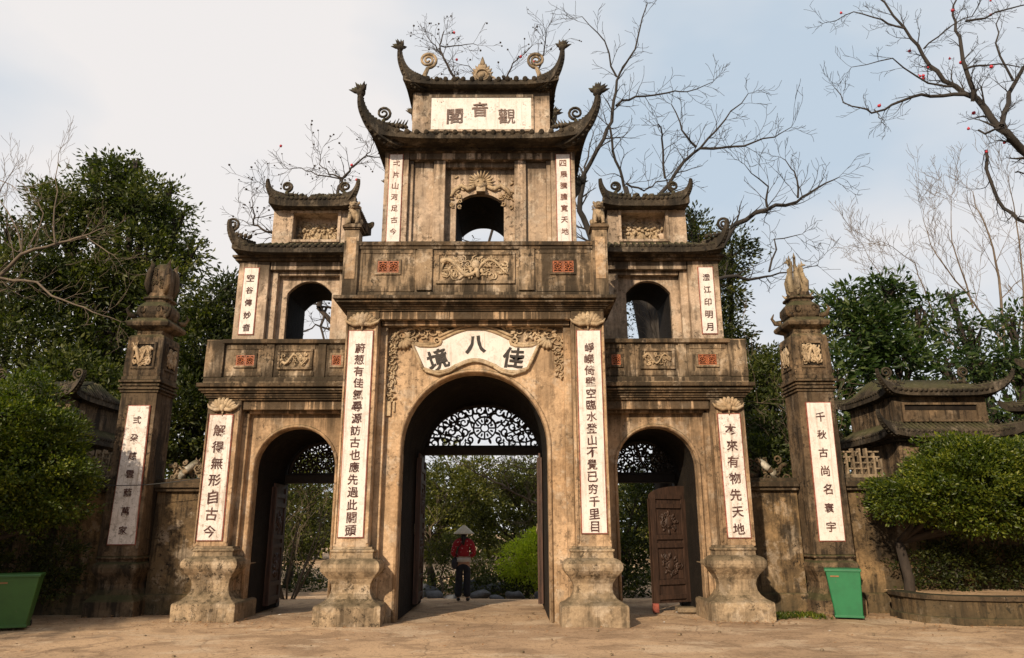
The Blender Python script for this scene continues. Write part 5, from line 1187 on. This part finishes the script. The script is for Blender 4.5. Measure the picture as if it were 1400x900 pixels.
leafy_tree('garden_tree', 'green tree glimpsed through the right hand passage', 'tree', (3.9, 10, -.35),
    [el(865, 700, 10, 30, 50), el(900, 660, 10.5, 40, 30), el(860, 770, 9.5, 24, 40)], 330, 24, .35, .12, 'leaf_mid', 'bark', .12, GG)
leafy_tree('garden_tree', 'dim green tree glimpsed through the left hand passage', 'tree', (-7.2, 13, -.35),
    [el(420, 680, 13, 50, 34), el(400, 730, 12.5, 50, 34), el(445, 640, 13.5, 40, 20)], 380, 24, .38, .13, 'leaf_garden', 'bark', .14, GG)
# far wooded slope that closes the view
es = []
for i in range(70):
    x = -62+124*i/69+rng.uniform(-1, 1); y = 34+rng.uniform(-4, 9); h = rng.uniform(4.2, 6.5)+ (1.8 if abs(x) > 14 else 0)
    es.append(((x, y, h*.5-.3), (rng.uniform(2.2, 3.6), 2.2, h*.55)))
C, D = crown_points(es, 5200, 20, 1.0, .5); me = leaf_mesh('distant_wood', C, D, .42*rng.uniform(.6, 1.3, len(C)), 'leaf_garden', .6)
o = link('distant_wood', me); setp(o, 'distant wood closing the view behind the garden', kind='stuff')

# bare branches
def grow(b, p, d, L, r, lvl, rr, spread=.75, upb=.12, k=5, tips=None, mn=.0035, kids=3):
    pts = [p.copy()]; dd = d.normalized(); rad = [r]
    for i in range(k):
        dd = (dd+Vector((rr.gauss(0, .17), rr.gauss(0, .15), rr.gauss(0, .17)+upb*.35))).normalized(); pts.append(pts[-1]+dd*L/k); rad.append(max(mn, r*(1-.75*(i+1)/k)))
    b.tube(pts, rad, 5 if r > .03 else (4 if r > .012 else 3), cap=False)
    if lvl <= 0:
        if tips is not None: tips.append(pts[-1])
        return
    for i in range(1, k+1):
        for c in range(1 if i < k else 2):
            if rr.random() < .22*(kids < 3): continue
            a = (pts[i]-pts[i-1]).normalized(); q = Vector((rr.gauss(0, 1), rr.gauss(0, .55), rr.gauss(0, 1))); q = (q-a*q.dot(a)).normalized()
            nd = (a+q*spread*rr.uniform(.6, 1.4)+Vector((0, 0, upb))).normalized()
            grow(b, pts[i], nd, L*rr.uniform(.38, .68)*(1-.3*i/k), max(mn, rad[i]*.62), lvl-1, rr, spread, upb, max(3, k-1), tips, mn, kids)
def limb(b, pl, Y, w0, w1, rr, tw=2, twL=1.4, every=1, dY=0., n=6, tips=None, start=0, spread=.8, mn=.0045, upb=.12, kids=3):
    "a limb whose course was measured; it wanders in depth as well"
    P = []; m = len(pl)
    for i, (x, y) in enumerate(pl): P.append(at(x, y, Y+dY*i/(m-1)+rr.uniform(-.25, .25)))
    Q = []
    for i in range(m-1):
        for j in range(3):
            f = j/3; Q.append(P[i].lerp(P[i+1], f)+Vector((rr.gauss(0, .03), rr.gauss(0, .03), rr.gauss(0, .03))))
    Q.append(P[-1]); k = len(Q); rad = [w0+(w1-w0)*i/(k-1) for i in range(k)]
    b.tube(Q, rad, n, cap=False)
    for i in range(start, k):
        if i % every: continue
        a = (Q[min(i+1, k-1)]-Q[max(i-1, 0)]).normalized()
        for c in range(1 if i < k-1 else 3):
            q = Vector((rr.gauss(0, 1), rr.gauss(0, .5), rr.gauss(0, 1))); q = (q-a*q.dot(a)).normalized()
            grow(b, Q[i], a*.8+q*spread, twL*rr.uniform(.5, 1.15), max(mn, rad[i]*.40), tw-1, rr, .8, upb, 5, tips, mn, kids)
    return Q
# A: big bare tree right behind the gate
rr = random.Random(21); T = thing('bare_tree', 'large leafless tree with crooked limbs rising behind the right side of the gate', 'tree', (5.2, 8, 0), 'leafless trees'); b = MB(); tr = MB()
A = [([(810, 330), (791, 286), (798, 240), (826, 189), (837, 153), (844, 112), (867, 66), (885, 5)], .15, .025), ([(844, 107), (826, 56), (796, 23)], .05, .015), ([(842, 143), (867, 133), (913, 128), (939, 125), (975, 112)], .06, .015),
     ([(855, 256), (842, 220), (834, 174)], .07, .05), ([(898, 270), (934, 222), (957, 204), (990, 164), (1023, 128)], .10, .02), ([(957, 204), (1016, 199), (1057, 189), (1082, 174)], .06, .015), ([(952, 202), (934, 179), (918, 143)], .06, .02), ([(908, 245), (906, 189), (900, 170)], .055, .03),
     ([(940, 420), (980, 348), (1005, 307), (1046, 284), (1087, 276), (1118, 256), (1146, 243)], .17, .02), ([(1046, 284), (1051, 256), (1018, 225)], .06, .012), ([(1092, 271), (1087, 235), (1067, 215)], .05, .012), ([(960, 385), (1005, 378), (1036, 381), (1067, 373), (1118, 363)], .10, .015), ([(1051, 373), (1062, 327), (1097, 320)], .05, .012), ([(797, 260), (803, 215), (812, 180)], .06, .02), ([(855, 250), (880, 262), (898, 250), (930, 240)], .05, .02)]
for pl, w0, w1 in A: limb(b, pl, 8, w0*.72, w1*.75, rr, 2, 1.05, 1, rr.uniform(-1, 1), mn=.007, kids=2)
b.part('branches', 'bark_grey', T)
base = Vector((5.2, 8, -.1)); f0 = at(900, 430, 8)
for tgt, w in (((810, 330), .20), ((898, 270), .16), ((940, 420), .22), ((855, 256), .12)):
    q = at(*tgt, 8); tr.tube([base, base.lerp(f0, .6), f0.lerp(q, .3)+Vector((0, 0, -.1)), f0.lerp(q, .7), q], [.34, .30, w*1.1, w*.95, w*.72], 8)
tr.part('trunk', 'bark_grey', T)
# B: red budded tree behind the gate on the left
rr = random.Random(22); T = thing('bare_tree', 'red budded leafless tree showing above the left wing and the top roof', 'tree', (-2.6, 12, 0), 'leafless trees'); b = MB(); tips = []
Bl = [([(455, 300), (462, 262), (468, 245), (482, 230), (500, 212), (519, 215)], .075, .02), ([(467, 244), (452, 237), (437, 225), (440, 208)], .035, .01), ([(467, 245), (434, 239), (411, 230), (395, 232)], .03, .01), ([(500, 212), (512, 196), (508, 190)], .02, .01), ([(410, 345), (380, 324), (365, 317), (345, 308), (348, 295), (344, 271)], .07, .015), ([(348, 300), (380, 292)], .02, .01), ([(378, 273), (365, 264), (354, 249)], .02, .01), ([(345, 308), (326, 300)], .02, .01),
      ([(650, 160), (623, 107), (607, 80), (600, 63), (607, 43)], .07, .02), ([(602, 65), (630, 60), (653, 62)], .03, .01), ([(603, 73), (590, 57), (583, 47)], .03, .01), ([(650, 170), (693, 107), (700, 87), (727, 63)], .05, .015), ([(735, 105), (740, 80), (747, 60), (747, 40)], .045, .012), ([(660, 110), (640, 90), (620, 85)], .02, .01), ([(470, 422), (440, 418), (418, 412)], .05, .03), ([(460, 452), (430, 445), (412, 455)], .04, .02), ([(448, 420), (438, 445), (447, 475)], .05, .04), ([(435, 420), (455, 300)], .10, .075), ([(650, 345), (640, 330), (625, 322)], .03, .01)]
for pl, w0, w1 in Bl: limb(b, pl, 12, w0, w1, rr, 2, 1.0, 1, rr.uniform(-1, 1), mn=.007, tips=tips, kids=2, start=1)
b.part('branches', 'bark_dark', T)
tr = MB(); base = Vector((-2.6, 12, -.1))
for tgt, w in (((435, 420), .13), ((410, 345), .09), ((650, 165), .10), ((735, 105), .06)):
    q = at(*tgt, 12); m_ = Vector((-2.6, 12, 4.5)); tr.tube([base, m_, m_.lerp(q, .45)+Vector((.25, .2, .2)), q], [.26, .20, w*.9, w*.7], 7)
tr.part('trunk', 'bark_dark', T)
bd = MB()
for p in tips:
    if rr.random() < .22: q = rr.uniform(.028, .05); bd.blob(p, (q, q, q*.9), 5, 3)
bd.part('buds', 'bark_dark', T, kind='stuff'); bd = MB()
for p in tips:
    if rr.random() < .012: bd.blob(p, .06, 6, 4)
bd.part('red_blossoms', 'bud', T, kind='stuff')
# K: red flowering branches reaching in from the top right
rr = random.Random(23); T = thing('bare_tree', 'nearest leafless tree, dark forked limb with red blossoms reaching in at top right', 'tree', (13.6, 2.5, 0), 'leafless trees'); b = MB(); tips = []
K = [([(1440, 235), (1400, 204), (1368, 174), (1335, 135), (1292, 110), (1264, 77), (1235, 38), (1195, -8)], .13, .025), ([(1368, 172), (1381, 128), (1400, 92), (1430, 60)], .07, .04), ([(1335, 135), (1320, 102), (1312, 51), (1302, 20), (1310, -10)], .07, .018), ([(1322, 130), (1271, 130), (1235, 135), (1195, 153), (1164, 148), (1141, 120)], .055, .01), ([(1302, 118), (1271, 115), (1220, 79), (1164, 92)], .035, .008),
     ([(1241, 41), (1205, 25), (1169, 15), (1128, 31)], .03, .008), ([(1322, 31), (1360, 18), (1410, 5)], .035, .015), ([(1348, 204), (1353, 245), (1373, 286), (1400, 302), (1440, 315)], .04, .05), ([(1318, 95), (1350, 88), (1395, 92)], .035, .012), ([(1385, 110), (1360, 60), (1368, 20)], .035, .012), ([(1195, 153), (1210, 165)], .02, .008), ([(1340, 180), (1368, 176)], .03, .03), ([(1260, 70), (1290, 40), (1330, 20), (1345, -8)], .025, .01), ([(1385, 235), (1410, 240)], .02, .02)]
for pl, w0, w1 in K: limb(b, pl, 2.5, w0*.92, w1*.95, rr, 3 if w0 > .06 else 2, .62, 1, rr.uniform(-.8, .8), mn=.0045, tips=tips, kids=2)
b.part('branches', 'bark_grey', T)
tr = MB(); q = at(1440, 235, 2.5); q2 = at(1440, 315, 2.5); base = Vector((14.6, 2.5, -.1)); tr.tube([base, Vector((14.2, 2.6, 4)), Vector((13.6, 2.5, 7)), q], [.34, .28, .2, .105], 9); tr.tube([Vector((14.1, 2.6, 5)), q2], [.1, .045], 6); tr.tube([Vector((13.6, 2.5, 7)), at(1430, 60, 2.5)], [.12, .035], 6); tr.part('trunk', 'bark_grey', T)
bd = MB()
for p in tips:
    if rr.random() < .02 and p.z > 9.6: q = rr.uniform(.03, .055); bd.blob(p, (q, q, q*.8), 6, 4); bd.tube([p, p+Vector((rr.uniform(-.05, .05), 0, .06))], [.03, .006], 4)
bd.part('red_blossoms', 'bud', T, kind='stuff')
# R: pale bare tree on the right
rr = random.Random(24); T = thing('bare_tree', 'pale fine twigged leafless tree above the side gate on the right', 'tree', (19.5, 13, 0), 'leafless trees'); b = MB()
for pl, w0, w1 in (([(1395, 560), (1372, 470), (1365, 380), (1350, 320), (1330, 262)], .11, .015), ([(1372, 470), (1320, 400), (1280, 350), (1262, 300)], .06, .01), ([(1400, 500), (1398, 400), (1390, 300), (1378, 240)], .07, .01), ([(1300, 470), (1268, 410), (1250, 360), (1205, 330)], .05, .008), ([(1330, 420), (1300, 330), (1300, 270)], .05, .008), ([(1235, 440), (1212, 390), (1180, 335)], .045, .008), ([(1395, 560), (1345, 500), (1300, 470), (1235, 440)], .08, .045), ([(1420, 440), (1410, 350), (1420, 280)], .05, .01)):
    limb(b, pl, 13, w0*.7, w1, rr, 3, 2.0, 1, rr.uniform(-1, 1), n=5, mn=.006, spread=.6, upb=.3, kids=2)
b.part('branches', 'bark_pale', T); tr = MB(); tr.tube([Vector((19.5, 13, -.1)), Vector((19.0, 13, 3)), at(1395, 560, 13)], [.25, .2, .08], 7); tr.part('trunk', 'bark_pale', T)
# L: bare tree entering at the left edge
rr = random.Random(25); T = thing('bare_tree', 'leafless tree at the left edge with a long pale bough crossing the evergreen', 'tree', (-17.2, 8.5, 0), 'leafless trees'); b = MB()
for pl, w0, w1 in (([(-40, 420), (0, 377), (27, 347), (80, 332), (113, 323), (140, 312)], .08, .015), ([(27, 347), (26, 323), (10, 290), (-8, 262)], .035, .01), ([(73, 333), (77, 260), (80, 210)], .03, .008), ([(-20, 372), (0, 380), (50, 387), (87, 410), (127, 427), (165, 440)], .055, .012), ([(40, 342), (60, 290), (30, 250)], .025, .008), ([(-30, 330), (-5, 270), (20, 230)], .03, .008), ([(113, 323), (150, 345), (165, 360)], .02, .008), ([(-20, 240), (10, 250), (30, 262)], .02, .008)):
    limb(b, pl, 8.5, w0, w1, rr, 2, 1.15, 1, rr.uniform(-.6, .6), mn=.005, kids=2, upb=.25)
b.part('branches', 'bark_pale', T); tr = MB(); tr.tube([Vector((-17.2, 8.5, -.1)), Vector((-16.8, 8.5, 4)), at(-40, 420, 8.5)], [.3, .25, .09], 8); tr.tube([Vector((-16.8, 8.5, 4)), at(-30, 330, 8.5)], [.12, .04], 6); tr.part('trunk', 'bark_pale', T)
# G: frangipani-like pale boughs in the garden
rr = random.Random(26); T = thing('bare_tree', 'pale barked leafless garden tree, its boughs crossing the view through the middle arch', 'tree', (3.6, 9.5, -.35), 'leafless trees'); b = MB()
for pl, w0, w1 in (([(790, 730), (744, 694), (722, 685), (696, 668), (670, 655), (641, 641), (618, 622)], .075, .015), ([(722, 685), (735, 665), (748, 650)], .03, .01), ([(696, 668), (690, 648), (700, 630)], .03, .01), ([(748, 700), (728, 706), (722, 718)], .025, .01), ([(760, 640), (715, 640), (680, 632)], .03, .01), ([(770, 670), (735, 640), (710, 622)], .03, .01), ([(585, 760), (590, 720), (604, 700)], .025, .008), ([(560, 790), (585, 760)], .03, .025)):
    limb(b, pl, 9.5, w0*.8, w1*.8, rr, 2, .65, 1, rr.uniform(-.5, .5), mn=.006, kids=2)
b.part('branches', 'bark_pale', T); tr = MB(); tr.tube([Vector((3.6, 9.5, -.4)), Vector((3.3, 9.5, .5)), at(790, 730, 9.5)], [.16, .13, .07], 7); tr.part('trunk', 'bark_pale', T)
def shrub(label, base, n, L, seed, mat='bark_pale', lvl=3, spread=.7):
    rr = random.Random(seed); T = thing('bare_shrub', label, 'shrub', base, 'leafless shrubs'); b = MB()
    for i in range(n):
        a = rr.uniform(0, 6.28); grow(b, Vector(base)+Vector((math.cos(a)*.15, math.sin(a)*.15, 0)), Vector((math.cos(a)*.5, math.sin(a)*.35, 1)), L*rr.uniform(.8, 1.2), .03, lvl, rr, spread, .12, 5, None, .005, 2)
    b.part('twigs', mat, T)
shrub('tangled tan leafless shrub seen through the left hand passage', (-5.2, 6.5, -.2), 9, 2.6, 31)
shrub('tan twiggy shrub between the right wing and the right pillar', (8.6, 8.0, 1.5), 10, 4.2, 32)
shrub('twiggy shrub seen through the upper right arch', (4.4, 6.0, 3.2), 6, 3.0, 33)
# garden rocks
rr = random.Random(40)
spots = [(-2.1, 7.2, .35), (-1.5, 8.1, .3), (-.9, 6.9, .25), (-.2, 8.4, .32), (.3, 7.1, .22), (.8, 7.9, .3), (-1.9, 9.5, .4), (.0, 9.8, .4), (1.6, 7.6, .3), (-2.8, 8.6, .45), (-.7, 11.0, .5), (.6, 10.8, .45)]
desc = ['rounded grey rock at the left in the garden opening', 'grey rock left of the person by the thin stem', 'low grey rock just left of the person', 'grey rock just right of the person', 'small flat rock nearest the path right of the person', 'grey rock in front of the bright bush', 'larger rock behind at the left of the opening', 'larger rock behind the person', 'grey rock at the foot of the bright bush', 'big rock at the far left behind the door leaf', 'furthest wide rock behind the person', 'furthest wide rock towards the bright bush']
for (x, y, q), ds in zip(spots, desc):
    q *= .62
    b = MB(); b.blob((x, y, -.22), (q*1.5, q, q*.75), 12, 9, Matrix.Rotation(rr.uniform(-.3, .3), 3, 'Y'))
    b.v = [tuple(Vector(p)+Vector((mnoise.noise(Vector(p)*3.1+Vector((9, 0, 0))), mnoise.noise(Vector(p)*3.3), mnoise.noise(Vector(p)*3.7+Vector((0, 7, 0)))))*q*.5) for p in b.v]
    b.sm = [False]*len(b.sm)
    o = b.part('garden_rock', 'rock', loc=(x, y, -.2))
    setp(o, ds, 'rock', 'rocks in the garden behind the gate')
# shade trees standing beside the forecourt, left of the frame
leafy_tree('shade_tree', 'big shade tree standing left of the forecourt', 'tree', (-14.5, -7.5, 0), [((-12.7, -7.4, 5.0), (2.2, 2.0, 1.5)), ((-15.6, -7, 5.4), (2.4, 2.2, 1.5)), ((-12.8, -5.2, 4.0), (1.8, 1.8, 1.3)), ((-15, -9, 5.8), (2.5, 2.2, 1.3))], 900, 16, .8, .34, 'leaf_dark', 'bark_dark', .35, 'shade trees')

SG = 'shade trees'
for i, (x, y, h) in enumerate(((15.5, -6, 11), (17, -13, 12), (13, -21, 12), (4, -29, 12), (-7, -31, 12), (-22, -22, 9), (-19, -13, 8))):  # trees added out of view to cut the sky's fill light
    lab = ['right beside the forecourt, nearest the side gate', 'right of the viewer beside the forecourt', 'behind the viewer to the right', 'straight behind the viewer', 'behind the viewer a little to the left', 'far behind the viewer on the left', 'left of the viewer beside the forecourt'][i]
    leafy_tree('shade_tree', 'big leafy shade tree standing '+lab, 'tree', (x, y, 0), [((x, y, h*.62), (3.2, 3.2, h*.36)), ((x+1.5, y+1, h*.42), (2.4, 2.4, h*.22)), ((x-1.4, y-1, h*.45), (2.4, 2.4, h*.22))], 420, 16, 1.3, .6, 'leaf_dark', 'bark_dark', .35, SG)

leafy_tree('dark_shrub', 'low dark shrub growing against the wall under the right clipped tree', 'shrub', (9.3, 1.05, .4), [((8.9, 1.15, .85), (.5, .2, .45)), ((9.6, 1.1, .9), (.7, .25, .5)), ((10.5, 1.1, .9), (.7, .25, .5)), ((11.5, 1.1, .9), (.7, .25, .5))], 260, 28, .2, .08, 'leaf_dark', 'bark_dark', .03)  # dark foliage added in place of the shade under the crown
leafy_tree('dark_shrub', 'low dark shrub in deep shade under the left clipped tree', 'shrub', (-8.6, .9, 0), [((-8.1, .95, .85), (.5, .3, .75)), ((-8.9, .9, .9), (.6, .35, .8)), ((-10, .9, .9), (.7, .35, .8))], 300, 28, .2, .08, 'leaf_dark', 'bark_dark', .03)  # same added stand-in for shade on the left side

es = [((rng.uniform(-14, 16), rng.uniform(8.5, 20), -.25), (rng.uniform(.5, 1.3), rng.uniform(.5, 1.2), rng.uniform(.18, .55))) for i in range(90)]  # dark plants added to cover the brightly lit garden floor
C, D = crown_points(es, 2200, 22, .35, .4); me = leaf_mesh('undergrowth', C, D, .12*rng.uniform(.6, 1.3, len(C)), 'leaf_dark', .5)
o = link('undergrowth', me); setp(o, 'dark low undergrowth added to hide the bright garden floor behind the gate', kind='stuff')

leafy_tree('garden_tree', 'thin twiggy tree whose dark top shows in the upper right arch', 'tree', (5.4, 9, -.3), [el(885, 445, 9, 30, 30), el(870, 415, 9, 18, 18), el(900, 480, 9, 34, 30), el(880, 540, 9, 40, 40)], 150, 20, .3, .11, 'leaf_dark', 'bark_dark', .12, GG)
scatter('leaf_litter', 900, 'leafdry', .03, 11, lambda r: r.choice(((r.gauss(6.9, .8), r.gauss(.7, .25)), (r.gauss(-7, .8), r.gauss(.5, .3)), (r.gauss(9.5, 1.3), r.gauss(-.95, .18)), (r.gauss(0, 3), r.gauss(-.9, .5)), (r.gauss(-4.9, .5), r.gauss(-.1, .2)), (r.gauss(4.9, .5), r.gauss(-.1, .2)))), 'dead leaves gathered at the foot of the pillars and walls')
